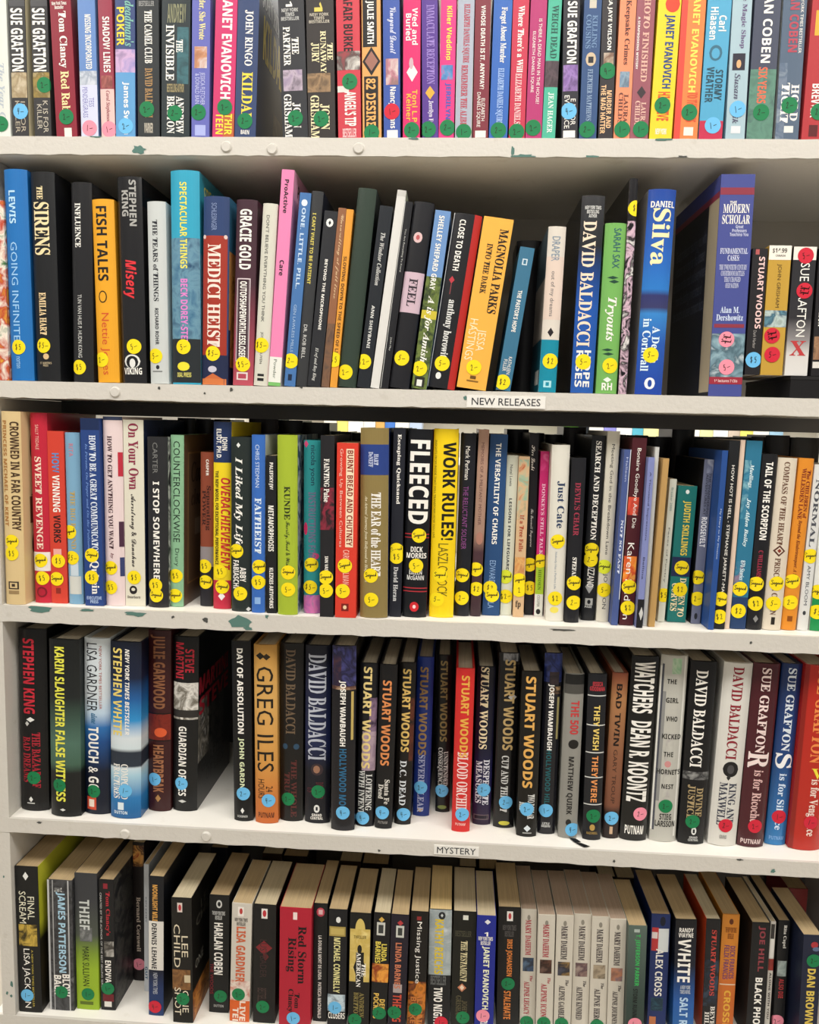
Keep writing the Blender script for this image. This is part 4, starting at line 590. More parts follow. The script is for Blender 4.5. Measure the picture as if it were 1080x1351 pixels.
 (3, 'p', 84.42, 40.4, 1256.37, 13.45, 206, 0.02, '#cdab84', 'tan paperback with orange autumn leaves', [('If a Tree Falls', 132.1, 85.2, 0.3, 0.7, '#a84a30', 'R'), ('fp', 21.5, 10.5, 0.2, 0.7, '#2c2420', 'hr')], [(150.4, 202.2, 0.05, 0.95, 'n:#b85a34,#cdab84,#8ab098,#c87a48'), (126.2, 150.4, 0, 0.8, 'n:#9ab8a4,#cdab84,#8a9a80'), (44.8, 77.6, 0, 0.9, 'n:#c87840,#d8a868,#a85a38')], [(-0.4, 48.1, 'y', 'sgn'), (0.1, 35.3, 'y', '2')]),
 (3, 'p', 99.49, 54.2, 1256.37, 11.3, 235.2, -0.64, '#1a1a1f', 'slim black paperback with two white script phrases', [('Kim Larbi', 219.9, 187.8, 0.25, 0.65, '#f0ece4', 'C'), ('The Farewell Programme', 138.6, 89.5, 0.25, 0.65, '#c8c8c4', 'C')], [], [(-1, 66.1, 'y', 'sgn'), (-0.1, 35.7, 'y', '$5')]),
 (3, 'p', 110.87, 49.2, 1256.37, 10.65, 212.8, 0.01, '#c82870', 'slim pink paperback with lime and white foot', [('DONKEYS STILL TALK', 171.8, 80.3, 0.3, 0.7, '#f4c0d8', 'R'), ('HIDDEN', 61.1, 34.4, 0.3, 0.65, '#5a7a20', 'R'), ('COOPER', 27.5, 12.2, 0.3, 0.6, '#4a4a44', 'S')], [(187.9, 212.8, 0.05, 0.95, 'n:#d84888,#c82870,#e878a8'), (28.9, 77, 0, 1, '#a6c634'), (0, 28.9, 0, 1, '#e0e0d8'), (2.5, 9.5, 0.2, 0.75, 'o:#222')], [(-0.3, 72.4, 'y', 'sgn')]),
 (3, 'h', 129.17, 24.5, 1256.37, 22.07, 221.9, -0.42, '#dad6ca', 'white hardcover with dark blue serif title', [('Just Cate', 177.3, 118.4, 0.35, 0.8, '#2c3c5c', 'R'), ('Nobody Has a Perfect Life', 88.5, 41.6, 0.35, 0.5, '#8a98a8', 'S')], [(10.6, 18.7, 0.2, 0.7, 'o:#e8d860')], [(0.1, 101.8, 'y', 'sgn'), (-0.5, 29.5, 'y', '$2')]),
 (3, 'h', 149.91, 21.4, 1256.37, 17.52, 206.7, -0.02, '#1d1d21', 'black hardcover with dark red serif title', [("DEVIL'S CHAIR", 176.3, 110.3, 0.3, 0.7, '#9a3448', 'R'), ('STEFANIE', 83.1, 48.4, 0.35, 0.65, '#f0ece4', 'R')], [], [(0.9, 50.6, 'y', 'sgn'), (1.5, 25.7, 'y', '2-')]),
 (3, 'h', 172.64, 35.8, 1256.37, 17.2, 234.7, 0.63, '#1c1d20', 'black hardcover with white capitals and grey shield', [('SEARCH AND DECEPTION', 227.6, 103.5, 0.3, 0.7, '#f0ece4', 'R'), ('CAPUZZANO', 84.2, 43.1, 0.25, 0.75, '#f0ece4', 'S'), ('PAGE', 19.1, 16.4, 0.2, 0.7, '#c8c8c4', 'h')], [(34.9, 51.8, 0.15, 0.75, 'd:#a0a0a0'), (19.7, 28.7, 0.2, 0.75, '#a8a8a4'), (21.3, 26.8, 0.35, 0.6, 'o:#1c1d20')], [(-0.9, 90.9, 'y', 'sgn'), (-1.4, 78.2, 'y', '2-')]),
 (3, 'h', 189.83, 32.1, 1256.37, 15.22, 240.4, 0.61, '#d3cdbd', 'off white hardcover with condensed black title', [('Meeting God in the Breakdown Lane', 224.2, 85.9, 0.3, 0.62, '#2c2a2c', 'S'), ('JOHNSON', 61.8, 16.6, 0.3, 0.7, '#3a3a3c', 'S')], [], [(-1.9, 70.6, 'l', 'sgn'), (-0.1, 41, 'y', '5-')]),
 (3, 'p', 201.96, 17, 1256.37, 8.23, 218.6, 1.3, '#46568a', 'slim slate blue paperback with spaced white title', [('Halleen', 209.2, 179.6, 0.35, 0.65, '#b0b8d8', 'S'), ('NOT SO FAST', 132.2, 65.1, 0.3, 0.65, '#d8dcec', 'R')], [(32.7, 218.6, 0.88, 1, '#d8d8dc')], []),
 (3, 'p', 216.71, 18.3, 1256.37, 17.06, 233.1, 1.03, '#481820', 'maroon paperback with white title and sunset glow', [('Bonaire Goodbye And Die', 220.5, 122.3, 0.3, 0.65, '#f0ece4', 'S'), ('Karen Hudson', 103.9, 7.5, 0.2, 0.65, '#f0ece4', 'S')], [(138.4, 160.5, 0, 0.75, 'n:#a83028,#d85038,#5a1c20'), (54.3, 87.3, 0, 0.9, 'n:#f0b040,#e87830,#c84828,#f8d860')], [(0.1, 48.9, 'y', 'sgn'), (0.5, 22.3, 'y', '$2')]),
 (3, 'p', 230.48, 8.1, 1256.37, 7.66, 210.2, 0.89, '#7c84b6', 'slim lavender paperback with black foot', [('A Thousand Impressions', 192.5, 109, 0.3, 0.65, '#3a3c5c', 'S'), ('Bellina', 88.2, 60.8, 0.3, 0.6, '#3a3c5c', 'S')], [(0, 35.8, 0, 1, '#1a1a1e'), (9.3, 26.5, 0.3, 1, 'd:#c8c8c4')], []),
 (3, 'p', 239.99, 18.9, 1256.37, 4.87, 222.5, 0.62, '#c6c6c1', 'very thin white booklet', [], [], []),
 (3, 'p', 247.04, 15.8, 1256.37, 8.44, 209.1, 1.5, '#b59058', 'slim kraft brown booklet with stapled look', [], [(0, 209.1, 0.0, 0.12, '#8a6a3c')], []),
 (3, 'p', 266.11, 44.2, 1256.37, 8.44, 182.6, 1.51, '#cccdc0', 'slim pale grey paperback with faint lettering', [('Breaker 2000', 171.7, 142.4, 0.3, 0.6, '#6a8a88', 'S'), ('Faces of Poetry', 121.1, 50.9, 0.3, 0.6, '#5a5a58', 'S')], [], [(0.2, 34.6, 'y', '$5')]),
 (3, 'p', 285.36, 45.1, 1256.37, 23.18, 174.4, 1.33, '#1b706c', 'short deep teal paperback with yellow vertical lettering', [('JUDITH SKILLINGS', 155.4, 86.1, 0.3, 0.75, '#e0c850', 'H'), ('DRIVEN TO\nCURVES', 57.4, 7.1, 0.1, 0.85, '#ecdcb0', 'R')], [(164.2, 169.5, 0.4, 0.6, 'o:#e4ece8'), (59, 83.9, 0, 1, '#1f2a4c')], [(0.9, 70.5, 'y', 'sgn'), (1.2, 42.5, 'y', '$2')]),
 (3, 'p', 307.94, 40.4, 1256.37, 11.38, 208.4, 1.12, '#666b82', 'slate grey paperback with arched white word', [('THE WANDERING\nADVENTURES AT', 191.6, 137.6, 0.3, 0.85, '#24262e', 'S'), ('ROOSEVELT', 136.3, 98.4, 0.2, 0.8, '#e8e8ec', 'B')], [(191.6, 208.4, 0.3, 1, 'n:#8a90a4,#666b82,#a8acb8'), (5.7, 13.9, 0.3, 0.65, 'o:#22242c')], [(-2.1, 59.9, 'y', 'sgn'), (-0.5, 32.4, 'y', '2-')], {'back': '#14161b'}),
 (3, 'p', 318.84, 13.4, 1256.37, 6.88, 220.6, 0.73, '#264b8c', 'slim royal blue paperback with tiny white title', [('My Diary to My Disease', 149.8, 88.2, 0.35, 0.65, '#c8d4ec', 'S')], [], []),
 (3, 'p', 330.23, 17.5, 1256.37, 12.23, 232.7, 0.8, '#1b1c1f', 'black paperback with long white capitals from head to foot', [('HOW HOT IS HELL - STEPHANIE JARRETT-MAY', 202.9, 41.5, 0.3, 0.68, '#f0ece4', 'S')], [], [(-1.3, 38, 'y', 'sgn'), (-1, 15.7, 'y', '$2')]),
 (3, 'p', 340.54, 20.1, 1256.37, 5.61, 233.8, 0.88, '#d8c0ac', 'very thin pale peach booklet', [], [], []),
 (3, 'p', 354.04, 22.2, 1256.37, 18.89, 233, 1.11, '#2b708e', 'sea blue paperback with soft painted patches', [('Muellings', 204.2, 175.9, 0.3, 0.6, '#d8ecf0', 'I'), ('Jay Alden Bailey', 163.1, 103.3, 0.3, 0.6, '#d8ecf0', 'I'), ('870 Stories', 86.2, 61.2, 0.3, 0.6, '#d8ecf0', 'I')], [(137.2, 209.3, 0, 0.4, 'n:#4a8ca4,#2b708e,#7aacb8,#2b708e'), (42.7, 84.9, 0, 0.5, 'n:#a87a8a,#2b708e,#5a8ca0'), (0, 40, 0, 1, '#243c64')], [(-1.4, 50.5, 'y', 'sgn'), (-1, 22.7, 'y', '$2')]),
 (3, 'h', 374.02, 21.3, 1256.37, 18.06, 217.3, 1.14, '#1c1c1f', 'black hardcover with tall white capitals and red name', [('TAIL OF THE SCORPION', 207.8, 112.5, 0.25, 0.72, '#f0ece4', 'H'), ('C WILLIAMS', 99.4, 66.1, 0.3, 0.6, '#a03048', 'R')], [(9.1, 18.4, 0.35, 0.7, 'd:#8a8a88')], [(-2.6, 57.5, 'y', 'sgn'), (-1.1, 33, 'y', '$2')]),
 (3, 'h', 395.95, 22.7, 1256.37, 22.61, 213.2, 1.18, '#d7cbb8', 'beige hardcover with brown diamond medallion', [('COMPASS OF THE HEART', 208.4, 106.7, 0.3, 0.6, '#6a4a38', 'R'), ('PRISCILLA COGAN', 90.3, 19, 0.3, 0.6, '#6a4a38', 'R')], [(92.1, 106.5, 0.15, 0.8, 'd:#5a3428'), (94.7, 103.9, 0.27, 0.68, 'd:#d7cbb8'), (96.6, 102, 0.36, 0.6, 'd:#8a3a2c'), (6.9, 16.3, 0.4, 0.6, '#2a2420')], [(0.4, 58.7, 'y', 'sgn'), (-1, 33.5, 'y', '5-')]),
 (3, 'h', 417.81, 26, 1256.37, 17.79, 213.3, 1.58, '#db8a2b', 'orange hardcover with dark red two line title', [('The CHILDREN of\nWILLESDEN LANE', 201.2, 138.8, 0.25, 0.85, '#7a2018', 'R'), ('Beyond the Kindertransport: A Memoir', 137.5, 54.9, 0.3, 0.6, '#7a3014', 'I')], [(11, 17.7, 0.3, 0.65, '#8a4a14')], [(-1.8, 61.4, 'y', 'sgn'), (-1.6, 34.9, 'y', '2-')]),
 (3, 'h', 434.94, 26.7, 1256.37, 12.76, 206.1, 1.53, '#d6d6d3', 'white hardcover with widely spaced grey title', [('NORMAL', 188.4, 104.9, 0.2, 0.65, '#4a4c54', 'R'), ('AMY BLOOM', 81.8, 32.1, 0.3, 0.6, '#4a4c54', 'S')], [(19.5, 24.9, 0.3, 0.6, 'o:#3a3c40')], [(-0.2, 93.6, 'y', 'sgn')]),
 (3, 'h', 453.26, 27.4, 1256.37, 18.32, 206.3, 0.85, '#dcdcd6', 'white and bright green hardcover at the shelf end', [], [(0, 41.3, 0, 1, '#1f8a4c')], [(-4, 49.1, 'y', 'sgn'), (-3, 23.9, 'y', '$5')]),
 (4, 'h', -555.09, 21.3, 968.38, 38.4, 250.5, 0.68, '#111112', 'black hardcover with red lettering and white bird', [('STEPHEN KING', 237.9, 135.4, 0.2, 0.62, '#c02838', 'H'), ('THE BAZAAR OF\nBAD DREAMS', 109.8, 32.7, 0.15, 0.78, '#a82432', 'R')], [(123.8, 130.8, 0.3, 0.6, 'd:#e4e4e0'), (118, 125, 0.25, 0.4, 'd:#c8c8c4'), (11.9, 20, 0.35, 0.5, 'd:#e4e4e0'), (9.8, 11.3, 0.28, 0.56, '#c8c8c4')], [(1.3, 46.7, 'g', '2-')]),
 (4, 'h', -506.54, 10.5, 968.38, 41, 241.2, 0.75, 'g:#151717:0,#181a1a:.25,#42604f:.3,#4c6c5e:.42,#34493f:.58,#1d2121:.68,#161818:1', 'thick black hardcover with green glow and yellow title', [('KARIN SLAUGHTER', 231.7, 123.2, 0.22, 0.55, '#e4e050', 'H'), ('FALSE WITNESS', 118.9, 20.6, 0.22, 0.55, '#e4e050', 'H')], [(7.4, 11.2, 0.35, 0.55, 'd:#d8d8d4')], [(-6.7, 43, 'g', '2-')]),
 (4, 'h', -468.07, 21.5, 968.38, 35.14, 241.6, 0.91, 'g:#0f1626:0,#10182c:.25,#1c4a84:.42,#2c6cac:.5,#b8ccdc:.58,#ccd4d8:.68,#ccd4d8:1', 'white to navy hardcover with dark author name and white title', [('LISA GARDNER', 235, 142.4, 0.12, 0.55, '#2a2c30', 'S'), ('TOUCH & GO', 121.3, 32, 0.18, 0.6, '#f0ece4', 'B'), ('NEW YORK TIMES BESTSELLER', 231.6, 145.9, 0.62, 0.72, '#a85a50', 'S'), ('alone', 140.1, 125.7, 0.3, 0.55, '#2a6a90', 'I')], [(5.9, 23.7, 0.12, 0.5, '#c8482c'), (9.8, 20.2, 0.2, 0.42, '#e8d8c8')], [(-3.7, 31.8, 'g', '2-')]),
 (4, 'h', -426.59, 14.2, 968.38, 40.81, 240.3, 0.95, 'g:#1d5a90:0,#2a78b4:.12,#a8ccdc:.25,#c8d8e0:.29,#2b3440:.3,#28303c:.38,#ccd8dc:.4,#d4dce0:.46,#2f8cc8:.56,#225c9a:.68,#161f38:.8,#121828:1', 'blue and white hardcover with yellow author name over sea', [('STEPHEN WHITE', 231.9, 114, 0.1, 0.42, '#e8d070', 'B'), ('NEW YORK TIMES BESTSELLER', 231.4, 115.7, 0.52, 0.66, '#f0ece4', 'i'), ('COMPOUND\nFRACTURES', 75.2, 26.8, 0.12, 0.62, '#f0ece4', 'R'), ('DUTTON', 10, 5.6, 0.15, 0.6, '#d8e8f0', 'h')], [(11.5, 21.8, 0.28, 0.48, '#dce8ec')], [(1.2, 38.6, 'b', '1-')]),
 (4, 'h', -389.25, 38.2, 968.38, 30.51, 250.8, 0.63, '#381416', 'dark red brown hardcover with bronze lettering and ember band', [('JULIE GARWOOD', 244.9, 143.9, 0.12, 0.78, '#8a5a3c', 'H'), ('HEARTBREAK', 93.5, 26.7, 0.25, 0.72, '#a06a48', 'H')], [(136.3, 138.1, 0, 1, '#140808'), (100.5, 136.3, 0, 1, 'n:#5a1814,#7a2418,#3a1010'), (104.7, 117.6, 0.3, 0.85, 'o:#d85a30'), (98.8, 100.5, 0, 1, '#140808'), (13.2, 23.7, 0.35, 0.6, 'd:#b0824c')], [(-5.8, 45.1, 'b', '1-')]),
 (4, 'h', -355.59, 42, 968.38, 33.28, 242.7, 0.92, '#131314', 'black hardcover with ship photo panel and wide dark cover', [('STEVE\nMARTINI', 234.8, 185, 0.1, 0.85, '#c02c3c', 'B'), ('GUARDIAN OF LIES', 119.3, 21.6, 0.25, 0.58, '#f0ece4', 'B')], [(129, 180, 0, 1, 'n:#c8c4bc,#6a6458,#e0dcd4,#8a8478'), (131.9, 142.2, 0, 1, '#2c2a28'), (11.7, 16.2, 0.25, 0.6, 'd:#c8c8c4')], [(-4.1, 39, 'b', '2-')], {'front': '#101011', 'depth': 158, 'front_art': [(0, 0.3, 0.27, 0.62, 'n:#c8c4bc,#8a8478,#3a3834,#d8d4cc'), (0.3, 0.75, 0.2, 0.55, 'n:#101011,#1c1c1d,#4a4844,#101011'), (0.02, 0.9, 0.66, 0.76, '#b02838', 'MARTINI', 'H'), (0.02, 0.9, 0.54, 0.64, '#b02838', 'STEVE', 'H'), (0.1, 0.9, 0.1, 0.26, '#3a3a3a', 'GUARDIAN\nOF LIES', 'B')]}),
 (4, 'h', -269.25, 24.4, 968.38, 25.31, 245.1, -0.9, '#0f0f11', 'black hardcover with slim white capitals along its whole length', [('DAY OF ABSOLUTION', 235.8, 120.8, 0.3, 0.62, '#f0ece4', 'H'), ('JOHN GARDNER', 115.1, 30.9, 0.3, 0.62, '#d8e0b8', 'H'), ('SCRIBNER', 8, 5, 0.2, 0.75, '#c0c0bc', 'h')], [(10.3, 18.5, 0.38, 0.58, 'd:#e4e4e0')], [(0.7, 38.2, 'b', '2-')]),
 (4, 'h', -237.36, 21.7, 968.38, 30.24, 242.1, -0.76, 'g:#c0642c:0,#c87838:.15,#cf9448:.35,#d4a45c:.7,#b88840:1', 'golden brown hardcover with large black name', [('GREG ILES', 213.6, 71.1, 0.12, 0.85, '#1f1810', 'S'), ('24\nHOURS', 60.7, 34, 0.15, 0.8, '#2c1c10', 'S'), ('PUTNAM', 15, 7.6, 0.15, 0.85, '#5a2c14', 'h')], [(222.6, 232.4, 0.1, 0.5, 'd:#1c1810'), (222, 231, 0.4, 0.75, 'd:#2a2014')], [(3.2, 31.8, 'b', '4-')]),
 (4, 'h', -206.36, 31.2, 968.38, 30.4, 243, -0.24, '#151312', 'black hardcover with dim brown name and two blue glints', [('DAVID BALDACCI', 235.2, 120.7, 0.25, 0.68, '#6a5844', 'R'), ('THE WHOLE\nTRUTH', 85, 5.9, 0.2, 0.75, '#5a2c28', 'R')], [(99.6, 107.4, 0.12, 0.35, 'o:#2c4860'), (99.6, 107.4, 0.6, 0.85, 'o:#2c4860')], [(-3.9, 30.8, 'g', '2-')]),
 (4, 'h', -171.28, 29.4, 968.38, 33.33, 242.1, -0.31, 'g:#0f1018:0,#12141f:.3,#1a2348:.45,#181d38:.8,#121420:1', 'dark navy hardcover with tall silver name and amber orb', [('DAVID BALDACCI', 230.8, 87.1, 0.12, 0.85, '#b8bcc8', 'R'), ('DELIVER\nUS', 57.2, 33.8, 0.1, 0.75, '#5a2830', 'R'), ('GRAND\nCENTRAL', 13.3, 5, 0.25, 0.75, '#f0ece4', 'h')], [(66.5, 82.7, 0.25, 0.75, 'o:#3a2c30'), (69.4, 79.8, 0.35, 0.62, 'o:#9a7058'), (14.7, 25.6, 0.38, 0.62, 'o:#e0e0dc'), (17.7, 22.7, 0.46, 0.54, '#121420')], [(1.7, 44.1, 'g', '2-')]),
 (4, 'h', -134.75, 14.1, 968.38, 30.78, 247.5, -0.35, '#121118', 'thick glossy hardcover with purple head and blue title', [('JOSEPH WAMBAUGH', 202.2, 114.7, 0.3, 0.6, '#f0ece4', 'H'), ('HOLLYWOOD MOON', 111.3, 20.3, 0.35, 0.65, '#2c6488', 'H')], [(194.7, 247.5, 0, 1, 'n:#34346a,#1c1a30,#4a4a88'), (194.7, 234.9, 0.05, 0.4, 'n:#16141c,#2a2038,#4a2c30'), (190, 194.7, 0, 1, 'n:#c8a888,#5a3a30,#16141c'), (123.2, 187.8, 0.82, 0.92, '#c0a860')], [(0.5, 24.6, 'b', '4-')], {'gloss': 1}),
 (4, 'h', -107.16, 28, 968.38, 23.52, 221.8, 0.5, '#131318', 'black hardcover with pale gold name over lilac cloud', [('STUART WOODS', 217.3, 80.1, 0.22, 0.7, '#e4cc88', 'H'), ('LOITERING\nWITH INTENT', 77.2, 17.6, 0.1, 0.85, '#d8d8d4', 'R')], [(130.4, 175.9, 0.6, 1, 'n:#6a5870,#8a7088,#3a2c40'), (77.2, 130.4, 0.25, 1, 'n:#8a7488,#b098a4,#4a3c50')], [(-3.1, 11.5, 'b', '4-')]),
 (4, 'h', -82.35, 24.6, 968.38, 22.54, 222.1, 0.76, '#121113', 'black hardcover with orange name and round blue dot at foot', [('STUART WOODS', 201.3, 86.7, 0.2, 0.72, '#d88850', 'H'), ('Santa Fe\nDead', 67.7, 33.8, 0.15, 0.8, '#d8d4cc', 'R'), ('PUTNAM', 10.5, 6.7, 0.2, 0.75, '#8a8680', 'h')], [], [(-1.7, 22.1, 'b', '4-')]),
 (4, 'h', -57.85, 38.3, 968.38, 21.93, 221.7, 0.48, '#14110f', 'black hardcover with gold name above D.C. title', [('STUART WOODS', 213.4, 100.7, 0.25, 0.75, '#dcb868', 'H'), ('D.C. DEAD', 88.8, 26.8, 0.25, 0.65, '#d8dce0', 'R')], [(88.2, 174.5, 0.75, 1, 'n:#3a1c14,#5a2c1c,#14110f')], [(1.2, 14.3, 'b', '4-')]),
 (4, 'h', -34.17, 63.7, 968.38, 22.1, 222.6, 0.22, '#1b3078', 'blue hardcover with dull gold name, set back a little', [('STUART WOODS', 209.2, 86.5, 0.2, 0.7, '#9a7a4c', 'H'), ('SEVERE CLEAR', 87.1, 5.7, 0.25, 0.65, '#a8acc8', 'R')], [(6.3, 12.4, 0.3, 0.6, 'o:#c8a050')], [(-1.4, 40.8, 'b', '2-')]),
 (4, 'h', -5.18, 78.1, 968.38, 19.42, 222.1, -0.89, '#101012', 'black hardcover with dim gold name and green oval', [('STUART WOODS', 214.3, 100.9, 0.25, 0.75, '#8a7648', 'H'), ('UNINTENDED\nCONSEQUENCES', 92.5, 32.2, 0.1, 0.85, '#c8c8c4', 'R')], [(4.3, 9.8, 0.15, 0.8, 'o:#7a8a4a')], [(-1.1, 30.7, 'b', '2-')]),
 (4, 'h', 19.76, 27.4, 968.38, 23.71, 220.5, -0.07, '#cb2b29', 'scarlet hardcover with gold name and white title', [('STUART WOODS', 211.5, 101.6, 0.3, 0.75, '#e0a848', 'H'), ('BLOOD ORCHID', 109, 27.6, 0.2, 0.8, '#f0d0cc', 'R'), ('PUTNAM', 12.2, 8.7, 0.2, 0.75, '#f0c0b8', 'h')], [], [(1.5, 24.2, 'b', '2-')]),
 (4, 'h', 47.55, 49.1, 968.38, 23.85, 217.4, -0.04, 'g:#2c1c34:0,#1c1a48:.3,#14132a:.5,#111120:1', 'dark indigo hardcover with cream serif name', [('STUART WOODS', 217.1, 105.4, 0.2, 0.65, '#ecdcb4', 'R'), ('DESPERATE\nMEASURES', 90.9, 27.8, 0.1, 0.85, '#dcdce4', 'R')], [(7.1, 14.2, 0.05, 0.9, '#6a5a60'), (8.3, 13, 0.1, 0.85, '#1c1424')], [(1.6, 49.1, 'b', '2-')]),
 (4, 'h', 76.59, 43.9, 968.38, 27.27, 238.5, -0.06, '#100f10', 'black hardcover with silver gold name and bright oval at foot', [('STUART WOODS', 229.8, 107.7, 0.3, 0.8, '#b89c68', 'H'), ('CUT AND THRUST', 100.2, 22.4, 0.3, 0.65, '#d0d0cc', 'R')], [(227.9, 238.5, 0.2, 0.9, 'n:#3a3a3c,#8a8a8c,#101010'), (174.1, 185.5, 0.5, 0.9, 'd:#b8b4b0'), (3.8, 9.7, 0.25, 0.8, 'o:#c8c040')], [(2, 35.7, 'b', '2-')], {'gloss': 1}),
 (4, 'h', 105.4, 24.2, 968.38, 25.85, 221.3, -0.27, '#13110d', 'black hardcover with bright gold name and two word white foot', [('STUART WOODS', 215, 66.4, 0.2, 0.7, '#dca858', 'H'), ('TWO DOLLAR\nBILL', 57.8, 24.5, 0.1, 0.85, '#dcdcd8', 'R')], [(6.7, 15.9, 0.35, 0.7, 'd:#d8e0e4'), (4.3, 5.8, 0.3, 0.75, '#a8a8a4')], [(-0.7, 37.7, 'b', '2-')]),
 (4, 'h', 132.21, 34, 968.38, 22.45, 243.9, -0.11, '#12121a', 'dark glossy hardcover with blue head and teal title', [('JOSEPH WAMBAUGH', 203.2, 114.7, 0.25, 0.6, '#f0ece4', 'H'), ('HOLLYWOOD HILLS', 114.7, 32, 0.3, 0.6, '#1f5a60', 'H'), ('LITTLE\nBROWN', 16, 9.3, 0.2, 0.7, '#d8d8d4', 'h')], [(205.5, 243.9, 0, 1, 'n:#283880,#18204a,#3c4c98'), (202.7, 219.4, 0.3, 0.85, 'n:#14141c,#3a2c30'), (190.1, 199.9, 0.4, 0.95, 'n:#8a6a4c,#14141c,#c8a070'), (129.5, 185.9, 0.8, 0.92, '#9a9060')], [(-1.6, 32.5, 'b', '1-')], {'gloss': 1}),
 (4, 'h', 158.97, 26.2, 968.38, 24.11, 219.8, -0.11, '#8c8a83', 'grey hardcover with red title and black fist', [('THE 500', 184.9, 140.5, 0.35, 0.8, '#c03a3c', 'H'), ('MATTHEW QUIRK', 110.6, 32.3, 0.3, 0.65, '#2a2826', 'H')], [(206.5, 219.8, 0, 1, '#1a1a1a'), (194, 206.5, 0, 1, '#4a4844'), (121.1, 133.5, 0.3, 0.85, 'o:#1c1a18'), (17.3, 26, 0.35, 0.65, 'o:#24221f')], [(5.3, 11.9, 'b', '4-')], {'ribbon': 1}),
 (4, 'h', 189.78, 24.8, 968.38, 23.18, 221.6, -0.74, '#1a1b20', 'dark hardcover ruled with white lines and golden title', [('JESSICA\nGOODMAN', 211.6, 199.5, 0.1, 0.9, '#c03a44', 'h'), ('THEY WISH', 180.7, 121.5, 0.35, 0.68, '#ecd070', 'B'), ('THEY WERE', 113.6, 51.3, 0.35, 0.68, '#e89858', 'B'), ('RAZORBILL', 11.2, 7.8, 0.2, 0.8, '#a88a4c', 'h')], [(192.6, 194, 0, 1, '#d0d0cc'), (153.7, 155.1, 0, 1, '#d0d0cc'), (117.3, 118.7, 0, 1, '#d0d0cc'), (84, 85.4, 0, 1, '#d0d0cc'), (47.6, 49, 0, 1, '#d0d0cc'), (12.7, 21.3, 0.35, 0.65, 'o:#b8944c')], [(1, 32.8, 'g', '2-')]),
 (4, 'h', 215.11, 31.7, 968.38, 20.02, 222.1, 0.41, 'g:#241a1a:0,#2c1e1c:.16,#7a4c38:.2,#8a5a40:.5,#a8764c:.85,#8a4a34:1', 'brown hardcover with spaced black title', [('BAD TWIN', 207.9, 125.6, 0.3, 0.65, '#1c120e', 'B'), ('GARY TROUP', 120.5, 47.9, 0.35, 0.6, '#3a2418', 'S')], [(6.1, 16.2, 0.4, 0.6, '#c8a888')], [(0, 27.8, 'b', '2-')]),
 (4, 'h', 244.04, 28.9, 968.38, 33.88, 245.7, 0.66, '#101010', 'thick black hardcover with enormous white lettering', [('WATCHERS', 238.7, 171.3, 0.12, 0.88, '#f0ece4', 'H'), ('DEAN R. KOONTZ', 160.7, 52.9, 0.12, 0.88, '#f0ece4', 'H'), ('PUTNAM', 20.5, 8.7, 0.15, 0.85, '#f0ece4', 'h')], [], [(6.4, 36.7, 'p', '2-')], {'gloss': 1}),
 (4, 'h', 282.22, 30.4, 968.38, 33.5, 248.2, 0.32, '#b8b6ad', 'silver hardcover with a column of short black words', [('THE', 217.4, 211.3, 0.25, 0.6, '#242420', 'h'), ('GIRL', 193.1, 186.4, 0.25, 0.72, '#242420', 'h'), ('WHO', 168.7, 162, 0.3, 0.72, '#242420', 'h'), ('KICKED', 145.2, 138.5, 0.2, 0.9, '#242420', 'h'), ('THE', 121.4, 114.9, 0.3, 0.65, '#242420', 'h'), ("HORNET'S", 98, 91.2, 0.1, 0.98, '#242420', 'h'), ('NEST', 78.2, 71.9, 0.3, 0.75, '#242420', 'h'), ('STIEG\nLARSSON', 38.2, 20.5, 0.15, 0.9, '#242420', 'h')], [(224.3, 244.8, 0.4, 0.75, 'n:#8ab890,#b4c8ac,#78a880'), (14.7, 233.9, 0, 0.06, '#e4e2da'), (14.7, 236.6, 0.06, 0.13, '#4c4e58'), (54.8, 200.8, 0.13, 0.24, '#8a8a88'), (7.5, 247.6, 0.86, 0.94, '#dedcd4'), (60.5, 145.2, 0.35, 0.62, 'n:#c0beb4,#b8b6ad,#a8a0a0'), (100.8, 109.3, 0.35, 0.6, 'o:#c88a88')], [(0.2, 48.6, 'g', '2-')], {'gloss': 1}),  # pale and dark side streaks paint in the silver's metallic sheen
 (4, 'h', 317.75, 27.9, 968.38, 32.75, 242.4, 0.47, '#121214', 'black hardcover with tall white serif name and tan title', [('DAVID BALDACCI', 231.3, 103.8, 0.2, 0.65, '#f0ece4', 'R'), ('DIVINE\nJUSTICE', 80.1, 33.8, 0.2, 0.8, '#b09a70', 'R'), ('GRAND\nCENTRAL', 10.9, 4.3, 0.35, 0.75, '#c8c8c4', 'h')], [(86.9, 97.6, 0, 1, 'n:#8a8a88,#2c2c2e,#c8c8c4'), (12.9, 23.2, 0.45, 0.65, 'o:#e0e0dc'), (15.2, 20.4, 0.51, 0.59, '#121214')], [(-0.7, 30.9, 'g', '2-')]),
 (4, 'h', 357.36, 28, 968.38, 35.5, 242, 1.21, '#d6d3cb', 'white hardcover with dark red name and black rose', [('DAVID BALDACCI', 237.3, 116, 0.3, 0.68, '#8a2430', 'R'), ('KING AND\nMAXWELL', 85.1, 27.5, 0.2, 0.8, '#3a3c4c', 'R'), ('GRAND', 14.6, 9.5, 0.35, 0.6, '#8a8884', 'h')], [(92.7, 113.2, 0.25, 0.8, 'o:#1c1a1c'), (96.9, 108.7, 0.4, 0.65, 'o:#4a484a'), (87.9, 95.5, 0.4, 0.55, 'd:#2a2a2a')], [(1.3, 27.6, 'r', '2-')]),
